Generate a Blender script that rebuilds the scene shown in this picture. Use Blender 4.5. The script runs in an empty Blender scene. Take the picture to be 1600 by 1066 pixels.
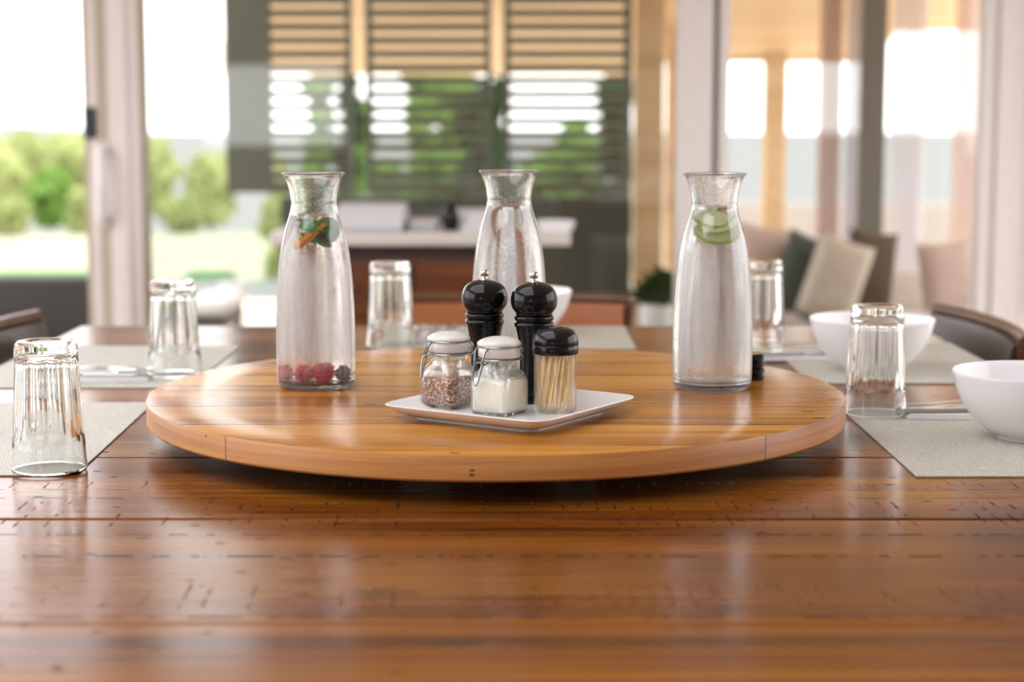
import bpy, bmesh, math, random
from math import sin, cos, pi, radians as R, sqrt, atan2
from mathutils import Vector, Matrix, noise as mnoise
random.seed(7)
sc = bpy.context.scene
COL = sc.collection

# ------------------------------------------------------------------ camera
F_PX, ZC = 2781.4, 1.16466
cam_d = bpy.data.cameras.new('camera')
cam = bpy.data.objects.new('camera', cam_d); COL.objects.link(cam)
cam_d.sensor_width = 36; cam_d.lens = F_PX/1600*36
cam.location = (0, 0, ZC); cam.rotation_euler = (R(90-7.233), 0, 0)
cam_d.clip_start = .05; cam_d.clip_end = 900
cam_d.dof.use_dof = True; cam_d.dof.focus_distance = 2.12; cam_d.dof.aperture_fstop = 3.2
cam_d.dof.aperture_blades = 9
sc.camera = cam
# ------------------------------------------------------------------ world, sun, exposure
w = bpy.data.worlds.new('overcast_sky'); sc.world = w; w.use_nodes = True
nt = w.node_tree; nt.nodes.clear()
bgn = nt.nodes.new('ShaderNodeBackground'); wo = nt.nodes.new('ShaderNodeOutputWorld')
tc = nt.nodes.new('ShaderNodeTexCoord'); sp = nt.nodes.new('ShaderNodeSeparateXYZ'); cr = nt.nodes.new('ShaderNodeValToRGB')
nt.links.new(tc.outputs['Generated'], sp.inputs[0]); nt.links.new(sp.outputs[2], cr.inputs[0])
cr.color_ramp.elements[0].position = 0.0; cr.color_ramp.elements[0].color = (.97, .935, .94, 1)
cr.color_ramp.elements[1].position = .7; cr.color_ramp.elements[1].color = (.93, .94, 1, 1)
nt.links.new(cr.outputs[0], bgn.inputs[0]); nt.links.new(bgn.outputs[0], wo.inputs[0])
bgn.inputs[1].default_value = 3.0
sun_d = bpy.data.lights.new('sun', 'SUN'); sun = bpy.data.objects.new('sun', sun_d); COL.objects.link(sun)
sun_d.energy = 4.2; sun_d.angle = R(3); sun_d.color = (1, .93, .82); sun.rotation_euler = (R(35), R(28), 0)
sun.location = (0, 0, 12)
vs = sc.view_settings
vs.view_transform = 'Standard'; vs.look = 'None'; vs.exposure = 0.45; vs.gamma = 1.0; vs.use_curve_mapping = False
try:
    sc.cycles.use_denoising = True
    sc.cycles.max_bounces = 16; sc.cycles.transmission_bounces = 14; sc.cycles.glossy_bounces = 6
    sc.cycles.transparent_max_bounces = 16; sc.cycles.diffuse_bounces = 5
    sc.cycles.sample_clamp_indirect = 8
except Exception: pass

# ------------------------------------------------------------------ object helpers
def link(o, parent=None):
    COL.objects.link(o)
    if parent: o.parent = parent
    return o
def tag(o, label=None, cat=None, group=None, kind=None):
    if label: o['label'] = label
    if cat: o['category'] = cat
    if group: o['group'] = group
    if kind: o['kind'] = kind
    return o
def empty(name, loc=(0,0,0), rz=0):
    o = bpy.data.objects.new(name, None); o.empty_display_size = .05
    COL.objects.link(o); o.location = loc; o.rotation_euler = (0,0,rz); return o
def obj(name, bm, mat, parent=None, smooth=True, angle=40, loc=None, rot=None):
    bmesh.ops.recalc_face_normals(bm, faces=bm.faces)
    me = bpy.data.meshes.new(name); bm.to_mesh(me); bm.free()
    for m in (mat if isinstance(mat, (list, tuple)) else [mat]): me.materials.append(m)
    if smooth:
        me.polygons.foreach_set('use_smooth', [True]*len(me.polygons))
        try: me.set_sharp_from_angle(angle=R(angle))
        except Exception: pass
    o = bpy.data.objects.new(name, me); link(o, parent)
    if loc: o.location = loc
    if rot: o.rotation_euler = rot
    return o
def copy_tree(o, parent=None):
    c = o.copy(); COL.objects.link(c); c.parent = parent
    for ch in list(o.children): copy_tree(ch, c)
    return c
def box(bm, x0, x1, y0, y1, z0, z1, bev=0, seg=2, M=None):
    t = bmesh.new()
    vv = [t.verts.new(p) for p in ((x0,y0,z0),(x1,y0,z0),(x1,y1,z0),(x0,y1,z0),(x0,y0,z1),(x1,y0,z1),(x1,y1,z1),(x0,y1,z1))]
    for f in ((0,3,2,1),(4,5,6,7),(0,1,5,4),(1,2,6,5),(2,3,7,6),(3,0,4,7)): t.faces.new([vv[i] for i in f])
    if bev: bmesh.ops.bevel(t, geom=t.edges[:], offset=bev, segments=seg, affect='EDGES', profile=.5)
    if M: t.transform(M)
    me = bpy.data.meshes.new('t'); t.to_mesh(me); t.free(); bm.from_mesh(me); bpy.data.meshes.remove(me)
def B(x0, x1, y0, y1, z0, z1, bev=0, seg=2, M=None):
    bm = bmesh.new(); box(bm, x0, x1, y0, y1, z0, z1, bev, seg, M); return bm
def loft(bm, prof, n=48, closed=False, cap0=False, cap1=False, rf=None, cx=0, cy=0, mi=None):
    """prof: (r, z, p) rows; p = superellipse power (2 = round)"""
    rows = []
    for k, row in enumerate(prof):
        r, z = row[0], row[1]; p = row[2] if len(row) > 2 else 2
        if r < 1e-6: rows.append([bm.verts.new((cx, cy, z))]); continue
        ring = []
        for i in range(n):
            a = 2*pi*i/n
            q = r if p == 2 else r/((abs(cos(a))**p+abs(sin(a))**p)**(1/p))
            if rf: q = rf(q, a, z, k)
            ring.append(bm.verts.new((cx+q*cos(a), cy+q*sin(a), z)))
        rows.append(ring)
    pairs = list(zip(rows, rows[1:]))
    if closed: pairs.append((rows[-1], rows[0]))
    for k, (a, b) in enumerate(pairs):
        fs = []
        if len(a) == 1 and len(b) == 1: continue
        for i in range(n):
            j = (i+1) % n
            if len(a) == 1: f = bm.faces.new((a[0], b[j], b[i]))
            elif len(b) == 1: f = bm.faces.new((a[i], a[j], b[0]))
            else: f = bm.faces.new((a[i], a[j], b[j], b[i]))
            if mi: f.material_index = mi(k)
    if cap0 and len(rows[0]) > 1: bm.faces.new(rows[0])
    if cap1 and len(rows[-1]) > 1: bm.faces.new(rows[-1])
    return rows
def L(prof, n=48, **k):
    bm = bmesh.new(); loft(bm, prof, n, **k); return bm
def tube(bm, pts, r, n=8, closed=False):
    pts = [Vector(p) for p in pts]; m = len(pts); rings = []
    prev = None
    for i, p in enumerate(pts):
        t = (pts[(i+1) % m]-pts[i-1]) if closed else (pts[min(i+1, m-1)]-pts[max(i-1, 0)])
        t.normalize()
        if prev is None:
            u = t.cross(Vector((0,0,1)))
            if u.length < .1: u = t.cross(Vector((1,0,0)))
        else: u = prev - t*prev.dot(t)
        u.normalize(); v = t.cross(u); prev = u
        rr = r[i] if isinstance(r, (list, tuple)) else r
        rings.append([bm.verts.new(p+(u*cos(2*pi*k/n)+v*sin(2*pi*k/n))*rr) for k in range(n)])
    prs = list(zip(rings, rings[1:]))
    if closed: prs.append((rings[-1], rings[0]))
    for a, b in prs:
        for k in range(n): bm.faces.new((a[k], a[(k+1) % n], b[(k+1) % n], b[k]))
    if not closed: bm.faces.new(rings[0]); bm.faces.new(rings[-1])
def smoothpath(pts, k=6):
    out = []; P = [Vector(p) for p in pts]
    for i in range(len(P)-1):
        a = P[max(i-1,0)]; b = P[i]; c = P[i+1]; d = P[min(i+2, len(P)-1)]
        for j in range(k):
            t = j/k
            out.append(.5*((2*b)+(c-a)*t+(2*a-5*b+4*c-d)*t*t+(3*b-a-3*c+d)*t**3))
    out.append(P[-1]); return out

# ------------------------------------------------------------------ material helper
class Mat:
    def __init__(s, name):
        s.m = bpy.data.materials.new(name); s.m.use_nodes = True; s.t = s.m.node_tree; s.t.nodes.clear()
        s.out = s.t.nodes.new('ShaderNodeOutputMaterial'); s._tc = None
    def n(s, typ, ins=None, out=0, **props):
        nd = s.t.nodes.new('ShaderNode'+typ)
        for k, v in props.items(): setattr(nd, k, v)
        for k, v in (ins or {}).items():
            sock = nd.inputs[k]
            if isinstance(v, bpy.types.NodeSocket): s.t.links.new(v, sock)
            elif isinstance(v, tuple) and len(v) == 3 and sock.type == 'RGBA': sock.default_value = (*v, 1)
            else: sock.default_value = v
        return nd.outputs[out]
    def co(s):
        if s._tc is None: s._tc = s.n('TexCoord', out='Object')
        return s._tc
    def xyz(s, v=None):
        v = v or s.co(); nd = s.t.nodes.new('ShaderNodeSeparateXYZ'); s.t.links.new(v, nd.inputs[0]); return nd.outputs
    def vec(s, x, y, z): return s.n('CombineXYZ', {0: x, 1: y, 2: z})
    def ma(s, op, a, b=0, c=None, clamp=False):
        d = {0: a, 1: b}
        if c is not None: d[2] = c
        return s.n('Math', d, operation=op, use_clamp=clamp)
    def noise(s, v, scale=1, detail=3, rough=.55, dist=0):
        return s.n('TexNoise', {'Vector': v, 'Scale': scale, 'Detail': detail, 'Roughness': rough, 'Distortion': dist}, out=0)
    def ramp(s, f, stops):
        nd = s.t.nodes.new('ShaderNodeValToRGB'); s.t.links.new(f, nd.inputs[0]); e = nd.color_ramp.elements
        while len(e) < len(stops): e.new(.5)
        for el, (p, c) in zip(e, stops):
            el.position = p; el.color = (*c, 1) if isinstance(c, tuple) else (c, c, c, 1)
        return nd.outputs[0]
    def mix(s, f, a, b, blend='MIX'):
        nd = s.t.nodes.new('ShaderNodeMix'); nd.data_type = 'RGBA'; nd.blend_type = blend
        for i, v in ((0, f), (6, a), (7, b)):
            if isinstance(v, bpy.types.NodeSocket): s.t.links.new(v, nd.inputs[i])
            else: nd.inputs[i].default_value = (*v, 1) if isinstance(v, tuple) else v
        return nd.outputs[2]
    def bump(s, h, strength=.3, dist=.001): return s.n('Bump', {'Height': h, 'Strength': strength, 'Distance': dist})
    def pbr(s, **k):
        d = {kk.replace('_', ' '): v for kk, v in k.items()}
        return s.n('BsdfPrincipled', d)
    def done(s, sh): s.t.links.new(sh, s.out.inputs[0]); return s.m

def simple(name, col, rough=.5, metal=0, var=.06, scale=20, bump=0, **k):
    m = Mat(name); nz = m.noise(m.co(), scale, 3)
    a = tuple(min(1, c*(1+var)) for c in col); b = tuple(c*(1-var) for c in col)
    d = dict(Base_Color=m.ramp(nz, [(.3, b), (.7, a)]), Roughness=rough, Metallic=metal)
    if bump: d['Normal'] = m.bump(m.noise(m.co(), scale*3, 4), bump, .002)
    d.update(k); return m.done(m.pbr(**d))

def grain(m, v, dark, mid, light, off, contrast=1.0):
    x, y, z = m.xyz(v)
    o1 = m.ma('MULTIPLY', off, 37.0)
    xx = m.ma('ADD', x, o1)
    broad = m.noise(m.vec(m.ma('MULTIPLY', xx, .7), m.ma('ADD', m.ma('MULTIPLY', y, 11), o1), m.ma('MULTIPLY', z, 11)), 1, 3, .5, .3)
    fine = m.noise(m.vec(m.ma('MULTIPLY', xx, 2.2), m.ma('MULTIPLY', y, 75), m.ma('MULTIPLY', z, 75)), 1, 4, .6, .4)
    ultra = m.noise(m.vec(m.ma('MULTIPLY', xx, 9), m.ma('MULTIPLY', y, 420), m.ma('MULTIPLY', z, 420)), 1, 2, .5)
    f = m.ma('ADD', m.ma('MULTIPLY', broad, .55), m.ma('ADD', m.ma('MULTIPLY', fine, .33), m.ma('MULTIPLY', ultra, .12)))
    c = m.ramp(f, [(.5-.16/contrast, dark), (.5, mid), (.5+.14/contrast, light)])
    return c, fine, ultra, broad

def band(m, y, c, hw):   # 1 inside |y-c|<hw
    return m.ma('LESS_THAN', m.ma('ABSOLUTE', m.ma('SUBTRACT', y, c)), hw)

def table_wood():
    m = Mat('distressed_table_wood'); v = m.co(); x, y, z = m.xyz(v)
    rnd = m.n('NewGeometry', out='Random Per Island')
    c, fine, ultra, broad = grain(m, v, (.042, .0095, .0018), (.175, .050, .004), (.275, .096, .007), rnd, 1.35)
    # long blotches of redder stain
    bl = m.noise(m.vec(m.ma('MULTIPLY', x, 1.6), m.ma('MULTIPLY', y, 5), 0), 1, 2)
    c = m.mix(m.ma('MULTIPLY', m.ramp(bl, [(.45, 0.0), (.7, 1.0)]), .55), c, (.085, .020, .005))
    # lamination stripes (narrow strips of different tone)
    st = m.n('TexWhiteNoise', {'W': m.ma('FLOOR', m.ma('MULTIPLY', m.ma('ADD', y, m.ma('MULTIPLY', rnd, .1)), 11.0))}, noise_dimensions='1D')
    c = m.mix(m.ma('MULTIPLY', st, .50), c, (.07, .020, .004))
    # saw marks: short slanted nicks in bands
    jit = m.noise(m.vec(m.ma('MULTIPLY', x, 5), m.ma('MULTIPLY', y, .6), 3), 1, 1)
    sx = m.ma('ADD', m.ma('MULTIPLY', m.ma('ADD', x, m.ma('MULTIPLY', y, .03)), 56), m.ma('MULTIPLY', jit, 3.2))
    fr = m.ma('FRACT', sx)
    idn = m.n('TexWhiteNoise', {'W': m.ma('FLOOR', sx)}, noise_dimensions='1D')
    line = m.ma('LESS_THAN', m.ma('ABSOLUTE', m.ma('SUBTRACT', fr, .5)), .07)
    bands = m.ma('ADD', m.ma('ADD', band(m, y, -.469, .022), band(m, y, -.537, .030)),
                 m.ma('ADD', m.ma('MULTIPLY', band(m, y, -.83, .040), .45), m.ma('MULTIPLY', band(m, y, -.36, .018), .6)), clamp=True)
    patch = m.ma('MULTIPLY', m.ramp(m.noise(m.vec(m.ma('MULTIPLY', m.ma('FLOOR', sx), 3.7), m.ma('MULTIPLY', y, 42), 1), 1, 2), [(.42, 0.0), (.58, 1.0)]),
                 m.ramp(m.noise(m.vec(m.ma('MULTIPLY', x, 4), m.ma('MULTIPLY', y, 6), 4), 1, 2), [(.36, .4), (.52, 1.0)]))
    saw = m.ma('MULTIPLY', m.ma('MULTIPLY', line, bands), m.ma('MULTIPLY', patch, m.ma('GREATER_THAN', idn, .35)))
    # dashed cracks running with the grain
    dn = m.noise(m.vec(m.ma('MULTIPLY', x, 30), 0, 5), 1, 2)
    wob = m.ma('MULTIPLY', m.ma('SUBTRACT', m.noise(m.vec(m.ma('MULTIPLY', x, 9), 0, 0), 1, 2), .5), .006)
    yw = m.ma('ADD', y, wob)
    rows = m.ma('ADD', m.ma('ADD', band(m, yw, -.600, .0016), band(m, yw, -.688, .0022)),
                m.ma('ADD', band(m, yw, -.430, .0012), m.ma('ADD', band(m, yw, -.895, .002), band(m, yw, -.385, .001))), clamp=True)
    dash = m.ma('MULTIPLY', rows, m.ma('GREATER_THAN', dn, .5))
    # random specks, short along the grain
    vo = m.n('TexVoronoi', {'Vector': m.vec(m.ma('MULTIPLY', x, 17), m.ma('MULTIPLY', y, 46), 0), 'Scale': 1.0}, out='Distance')
    vn = m.noise(m.vec(m.ma('MULTIPLY', x, 4), m.ma('MULTIPLY', y, 9), 9), 1, 1)
    spk = m.ma('MULTIPLY', m.ma('LESS_THAN', vo, .10), m.ma('GREATER_THAN', vn, .46))
    # knots
    kn = m.n('TexVoronoi', {'Vector': m.vec(m.ma('MULTIPLY', x, 3.3), m.ma('MULTIPLY', y, 8.5), 2), 'Scale': 1.0}, out='Distance')
    knot = m.ramp(kn, [(.05, 1.0), (.14, 0.0)])
    c = m.mix(m.ma('MULTIPLY', knot, .65), c, (.035, .014, .006))
    dam = m.ma('MAXIMUM', saw, m.ma('MAXIMUM', dash, spk))
    c = m.mix(m.ma('MULTIPLY', dam, .86), c, (.022, .010, .005))
    und = m.noise(m.vec(m.ma('MULTIPLY', x, 3), m.ma('MULTIPLY', y, 16), 0), 1, 2)
    h = m.ma('ADD', m.ma('MULTIPLY', und, .45), m.ma('ADD', m.ma('MULTIPLY', fine, .25), m.ma('MULTIPLY', dam, -.25)))
    nrm = m.bump(h, .5, .0012)
    return m.done(m.pbr(Base_Color=c, Roughness=m.ma('ADD', m.ma('MULTIPLY', dam, .5), m.ma('ADD', m.ma('MULTIPLY', broad, .12), .14)), Normal=nrm, IOR=1.22, Specular_IOR_Level=m.ma('MULTIPLY', m.ma('SUBTRACT', 1.0, m.ma('MULTIPLY', dam, .95)), .5)))

def susan_wood():
    m = Mat('honey_timber_top'); v = m.co(); x, y, z = m.xyz(v)
    yy = m.ma('ADD', y, m.ma('MULTIPLY', m.ma('SUBTRACT', m.noise(m.vec(m.ma('MULTIPLY', x, 3), 0, 0), 1, 1), .5), .004))
    q = m.ma('MULTIPLY', m.ma('ADD', yy, .457), 7.6)
    rnd = m.n('TexWhiteNoise', {'W': m.ma('FLOOR', m.ma('ADD', q, .5))}, noise_dimensions='1D')
    c, fine, ultra, broad = grain(m, v, (.15, .048, .006), (.36, .135, .015), (.47, .215, .032), rnd, 1.4)
    c = m.mix(m.ma('MULTIPLY', rnd, .22), c, (.30, .11, .02))
    fr = m.ma('FRACT', q)
    seam = m.ma('LESS_THAN', m.ma('ABSOLUTE', m.ma('SUBTRACT', fr, .5)), .014)
    brk = m.ramp(m.noise(m.vec(m.ma('MULTIPLY', x, 5), m.ma('MULTIPLY', m.ma('FLOOR', q), 3.3), 0), 1, 3), [(.46, 0.0), (.56, 1.0)])
    crack = m.ma('MULTIPLY', seam, brk)
    vo = m.n('TexVoronoi', {'Vector': m.vec(m.ma('MULTIPLY', x, 7), m.ma('MULTIPLY', y, 17), m.ma('MULTIPLY', z, 30)), 'Scale': 1.0}, out='Distance')
    smu = m.noise(m.vec(m.ma('MULTIPLY', x, 5), m.ma('MULTIPLY', y, 40), 3), 1, 3)
    sm = m.ramp(smu, [(.66, 0.0), (.76, 1.0)])
    spk = m.ma('LESS_THAN', vo, .06)
    dam = m.ma('MAXIMUM', crack, spk)
    c = m.mix(m.ma('MULTIPLY', sm, .6), c, (.075, .034, .018))
    c = m.mix(m.ma('MULTIPLY', dam, .88), c, (.02, .011, .007))
    und = m.noise(m.vec(m.ma('MULTIPLY', x, 4), m.ma('MULTIPLY', y, 14), 0), 1, 2)
    nrm = m.bump(m.ma('ADD', und, m.ma('ADD', m.ma('MULTIPLY', fine, .2), m.ma('MULTIPLY', dam, -.6))), .35, .0008)
    return m.done(m.pbr(Base_Color=c, Roughness=m.ma('ADD', m.ma('MULTIPLY', broad, .12), .18), Normal=nrm, IOR=1.27, Specular_IOR_Level=m.ma('MULTIPLY', m.ma('SUBTRACT', 1.0, m.ma('MULTIPLY', dam, .9)), .5)))

def susan_edge():
    m = Mat('honey_timber_edge'); x, y, z = m.xyz()
    ang = m.ma('ARCTAN2', y, x)
    q = m.ma('MULTIPLY', m.ma('ADD', ang, 3.049), .674)
    rnd = m.n('TexWhiteNoise', {'W': m.ma('FLOOR', m.ma('ADD', q, .5))}, noise_dimensions='1D')
    v = m.vec(m.ma('MULTIPLY', ang, .45), m.ma('ADD', z, m.ma('MULTIPLY', m.ma('SUBTRACT', rnd, .5), m.ma('MULTIPLY', ang, .02))), m.ma('MULTIPLY', rnd, 2))
    c, fine, ultra, broad = grain(m, v, (.24, .075, .017), (.43, .165, .040), (.56, .26, .078), rnd, 1.5)
    c = m.mix(m.ma('MULTIPLY', rnd, .25), c, (.34, .13, .04))
    fr = m.ma('FRACT', q)
    seam = m.ma('LESS_THAN', m.ma('ABSOLUTE', m.ma('SUBTRACT', fr, .5)), .0022)
    vo = m.n('TexVoronoi', {'Vector': m.vec(m.ma('MULTIPLY', ang, 9), m.ma('MULTIPLY', z, 75), 0), 'Scale': 1.0}, out='Distance')
    spk = m.ma('MULTIPLY', m.ma('LESS_THAN', vo, .11), m.ma('GREATER_THAN', m.noise(m.vec(m.ma('MULTIPLY', ang, 5), 0, 0), 1, 1), .52))
    c = m.mix(m.ma('MAXIMUM', m.ma('MULTIPLY', seam, .6), m.ma('MULTIPLY', spk, .9)), c, (.03, .015, .01))
    nrm = m.bump(m.ma('ADD', fine, m.ma('MULTIPLY', spk, -1)), .2, .0006)
    return m.done(m.pbr(Base_Color=c, Roughness=.36, Normal=nrm))

def plain_wood(name, dark, mid, light, rough=.35, axis='x'):
    m = Mat(name); x, y, z = m.xyz()
    v = m.vec(x, y, z) if axis == 'x' else m.vec(z, x, y)
    rnd = m.n('ObjectInfo', out='Random')
    c, fine, ultra, broad = grain(m, v, dark, mid, light, rnd)
    return m.done(m.pbr(Base_Color=c, Roughness=rough, Normal=m.bump(fine, .15, .001)))

def glass_mat(name, tint=(1, 1, 1), rough=0.0, ior=1.45, wav=0.0):
    m = Mat(name); k = dict(Color=tint, Roughness=rough, IOR=ior)
    if wav: k['Normal'] = m.bump(m.noise(m.co(), 30, 2), wav, .002)
    return m.done(m.n('BsdfGlass', k))
def thin_glass(name, tint, fac, wav=0.0, ior=1.45):
    m = Mat(name); k = dict(Color=tint, Roughness=0.0, IOR=ior)
    if wav: k['Normal'] = m.bump(m.noise(m.co(), 30, 2), wav, .002)
    return m.done(m.n('MixShader', {0: fac, 1: m.n('BsdfGlass', k), 2: m.n('BsdfTransparent', {'Color': tint})}))
def pane_mat():
    m = Mat('window_pane_glass')
    fr = m.n('Fresnel', {'IOR': 1.5})
    t = m.n('BsdfTransparent', {'Color': (.93, .955, .94)}); g = m.n('BsdfGlossy', {'Color': (1, 1, 1), 'Roughness': .02})
    return m.done(m.n('MixShader', {0: fr, 1: t, 2: g}))
def frost_mat(name, amount, ztop, lowf=.6, upf=.32):
    """cold carafe wall: clear glass under fine droplets, with runs where they have slid down"""
    m = Mat(name); x, y, z = m.xyz(); ang = m.ma('ARCTAN2', y, x)
    big = m.noise(m.co(), 22, 2)
    runs = m.noise(m.vec(m.ma('MULTIPLY', ang, 5.5), 0, m.ma('MULTIPLY', z, 5)), 1, 3, .6)
    f = m.ma('ADD', m.ma('MULTIPLY', m.ramp(runs, [(.34, .38), (.56, 1.0)]), amount), m.ma('MULTIPLY', m.ma('SUBTRACT', big, .5), .25), clamp=True)
    zn = m.ma('ADD', z, m.ma('MULTIPLY', m.ma('SUBTRACT', m.noise(m.co(), 60, 3), .5), .03))
    low = m.n('MapRange', {'Value': zn, 'From Min': .016, 'From Max': .05, 'To Min': lowf, 'To Max': 1.0}, interpolation_type='SMOOTHSTEP')
    up = m.n('MapRange', {'Value': zn, 'From Min': ztop-.035, 'From Max': ztop+.012, 'To Min': 1.0, 'To Max': upf}, interpolation_type='SMOOTHSTEP')
    f = m.ma('MULTIPLY', f, m.ma('MULTIPLY', low, up))
    f = m.ma('MAXIMUM', f, m.n('MapRange', {'Value': z, 'From Min': .004, 'From Max': .012, 'To Min': .85, 'To Max': 0.0}))  # milky white at the foot, added to lighten the dark glass base
    drops = m.n('TexVoronoi', {'Vector': m.co(), 'Scale': 380.0}, out='Distance')
    dmask = m.ramp(drops, [(.12, 1.0), (.42, 0.0)])
    nrm = m.bump(m.ma('MULTIPLY', dmask, f), .55, .0006)
    gl = m.n('BsdfGlass', {'Color': (.985, .99, .99), 'Roughness': m.ma('MULTIPLY', f, .30), 'IOR': 1.45, 'Normal': nrm})
    tr = m.n('BsdfTranslucent', {'Color': (.98, .97, .98)}); di = m.n('BsdfDiffuse', {'Color': (.94, .93, .94)})
    hz = m.n('MixShader', {0: .42, 1: tr, 2: di})
    return m.done(m.n('MixShader', {0: m.ma('MULTIPLY', f, .42), 1: gl, 2: hz}))

MT = {}
MT['table'] = table_wood(); MT['susan'] = susan_wood(); MT['susan_edge'] = susan_edge()
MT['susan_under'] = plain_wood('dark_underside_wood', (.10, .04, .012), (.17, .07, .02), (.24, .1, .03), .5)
MT['chair_wood'] = plain_wood('chair_frame_wood', (.05, .02, .01), (.11, .045, .018), (.17, .075, .03), .3)
MT['tan_wood'] = plain_wood('veranda_timber', (.60, .41, .22), (.78, .57, .34), (.86, .67, .43), .5)
MT['console_wood'] = plain_wood('console_red_wood', (.06, .018, .008), (.13, .042, .016), (.20, .07, .025), .3)
MT['leather_rust'] = simple('rust_leather', (.36, .12, .04), .38, bump=.15, scale=60)
MT['leather_dark'] = simple('dark_brown_leather', (.055, .038, .030), .28, bump=.15, scale=60)
MT['glass'] = glass_mat('clear_tumbler_glass', (.985, .99, .985))
MT['jar_glass'] = thin_glass('jar_glass', (.985, .996, .993), .5, .06)
MT['clear_plastic'] = thin_glass('clear_plastic', (.985, .99, .99), .7, 0, 1.35)
MT['carafe'] = glass_mat('carafe_inner_glass', (.985, .99, .99))
MT['frost_l'] = frost_mat('fogged_carafe_berry', .86, .185, .26, .14)
MT['frost_c'] = frost_mat('fogged_carafe_plain', .42, .20, .8)
MT['frost_r'] = frost_mat('fogged_carafe_lime', .74, .195, .75)
MT['water'] = glass_mat('water', (.99, 1, 1), ior=1.333)
MT['water_pink'] = glass_mat('berry_water', (.998, .985, .988), ior=1.333)
MT['white_china'] = simple('white_glazed_china', (.84, .83, .84), .12, var=.01, IOR=1.5)
MT['tray_china'] = simple('tray_glazed_china', (.72, .70, .68), .14, var=.01)
MT['cer_lid'] = simple('jar_lid_ceramic', (.60, .57, .53), .3, var=.02)
MT['steel'] = simple('brushed_steel', (.62, .62, .60), .22, 1, var=.04)
MT['dark_wire'] = simple('clasp_wire', (.30, .31, .30), .3, 1, var=.05)
MT['black_gloss'] = simple('black_lacquer', (.006, .006, .006), .14, var=.1, IOR=1.36)
MT['black_plastic'] = simple('black_plastic_cap', (.007, .007, .007), .16, var=.1, IOR=1.38)
MT['rubber'] = simple('dark_rubber_gasket', (.10, .10, .09), .5)
MT['pick'] = simple('birch_toothpick', (.92, .66, .34), .55, var=.12, scale=40)
MT['napkin'] = simple('white_napkin_cloth', (.72, .70, .69), .8, var=.03, bump=.2, scale=120)
MT['frame'] = simple('white_door_frame', (.84, .80, .77), .4, var=.02)
MT['frame_beige'] = simple('beige_seal_and_shade', (.52, .46, .36), .5, var=.04)  # seal beige, also painted on the door post in place of shade
MT['wall'] = simple('warm_white_wall', (.72, .66, .62), .8, var=.02)
MT['ceil'] = simple('white_ceiling', (.80, .78, .75), .8, var=.02)
MT['olive'] = simple('olive_shutter_paint', (.085, .092, .062), .45, var=.06)
MT['olive_dark'] = simple('dark_olive_wall_paint', (.040, .042, .030), .6, var=.1)
MT['grey_metal'] = simple('grey_post_paint', (.13, .12, .10), .5, var=.05)
MT['marble'] = simple('pale_stone_top', (.66, .62, .57), .25, var=.03, scale=8)
MT['paper'] = simple('paper_pages', (.68, .66, .67), .7, var=.04, scale=60)
MT['blue_cover'] = simple('blue_book_cover', (.08, .12, .20), .4)
MT['black_lock'] = simple('black_latch', (.03, .035, .045), .4)
MT['pink_wall'] = simple('blush_render', (.26, .22, .20), .9, var=.04)
MT['pale_fabric'] = simple('outdoor_white_fabric', (.70, .67, .68), .9, var=.03)
MT['pink_fabric'] = simple('blush_fabric', (.62, .47, .43), .9, var=.04)
MT['teal_fabric'] = simple('dark_green_fabric', (.06, .085, .07), .9, var=.1)
MT['brown_fabric'] = simple('brown_fabric', (.10, .07, .045), .9, var=.1)
MT['beige_fabric'] = simple('beige_fabric', (.60, .53, .46), .9, var=.06)
MT['wicker'] = simple('dark_wicker', (.05, .045, .042), .7, var=.2, scale=90)
MT['pane'] = pane_mat()

def mat_weave():
    m = Mat('woven_placemat'); x, y, z = m.xyz()
    # herringbone: rows across y, slanted threads that flip from row to row
    row = m.ma('MULTIPLY', y, 150.0); par = m.ma('SUBTRACT', m.ma('MULTIPLY', m.ma('FLOOR', m.ma('MODULO', m.ma('ADD', row, 1000), 2)), 2), 1)
    s = m.ma('SINE', m.ma('MULTIPLY', m.ma('ADD', m.ma('MULTIPLY', x, 230.0), m.ma('MULTIPLY', m.ma('FRACT', m.ma('ADD', row, 1000)), par)), 2*pi))
    s2 = m.ma('SINE', m.ma('MULTIPLY', row, 2*pi))
    h = m.ma('ADD', m.ma('MULTIPLY', s, .5), m.ma('MULTIPLY', s2, .3))
    nz = m.noise(m.co(), 300, 2)
    f = m.ma('ADD', m.ma('MULTIPLY', h, .22), nz)
    c = m.ramp(f, [(.25, (.32, .305, .25)), (.5, (.47, .45, .385)), (.8, (.60, .575, .51))])
    return m.done(m.pbr(Base_Color=c, Roughness=.55, Normal=m.bump(h, .5, .0006)))
MT['mat'] = mat_weave()
def mat_spice():
    m = Mat('chilli_pepper_flakes')
    nd = m.t.nodes.new('ShaderNodeTexVoronoi'); nd.inputs['Scale'].default_value = 430; m.t.links.new(m.co(), nd.inputs['Vector'])
    x, y, z = m.xyz(nd.outputs['Color'])
    c = m.ramp(x, [(.0, (.09, .02, .015)), (.35, (.30, .075, .04)), (.62, (.42, .15, .07)), (.78, (.80, .50, .20)), (.9, (.75, .60, .45))])
    return m.done(m.pbr(Base_Color=c, Roughness=.6, Normal=m.bump(nd.outputs['Distance'], .9, .0015)))
MT['spice'] = mat_spice()
def mat_salt():
    m = Mat('coarse_salt')
    nd = m.t.nodes.new('ShaderNodeTexVoronoi'); nd.inputs['Scale'].default_value = 800; m.t.links.new(m.co(), nd.inputs['Vector'])
    x, y, z = m.xyz(nd.outputs['Color'])
    c = m.ramp(x, [(.0, (.90, .78, .64)), (1.0, (.99, .91, .80))])
    return m.done(m.pbr(Base_Color=c, Roughness=.35, Normal=m.bump(nd.outputs['Distance'], .6, .0008), Subsurface_Weight=.2, Subsurface_Radius=(.004, .003, .002), Subsurface_Scale=.5))
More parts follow.
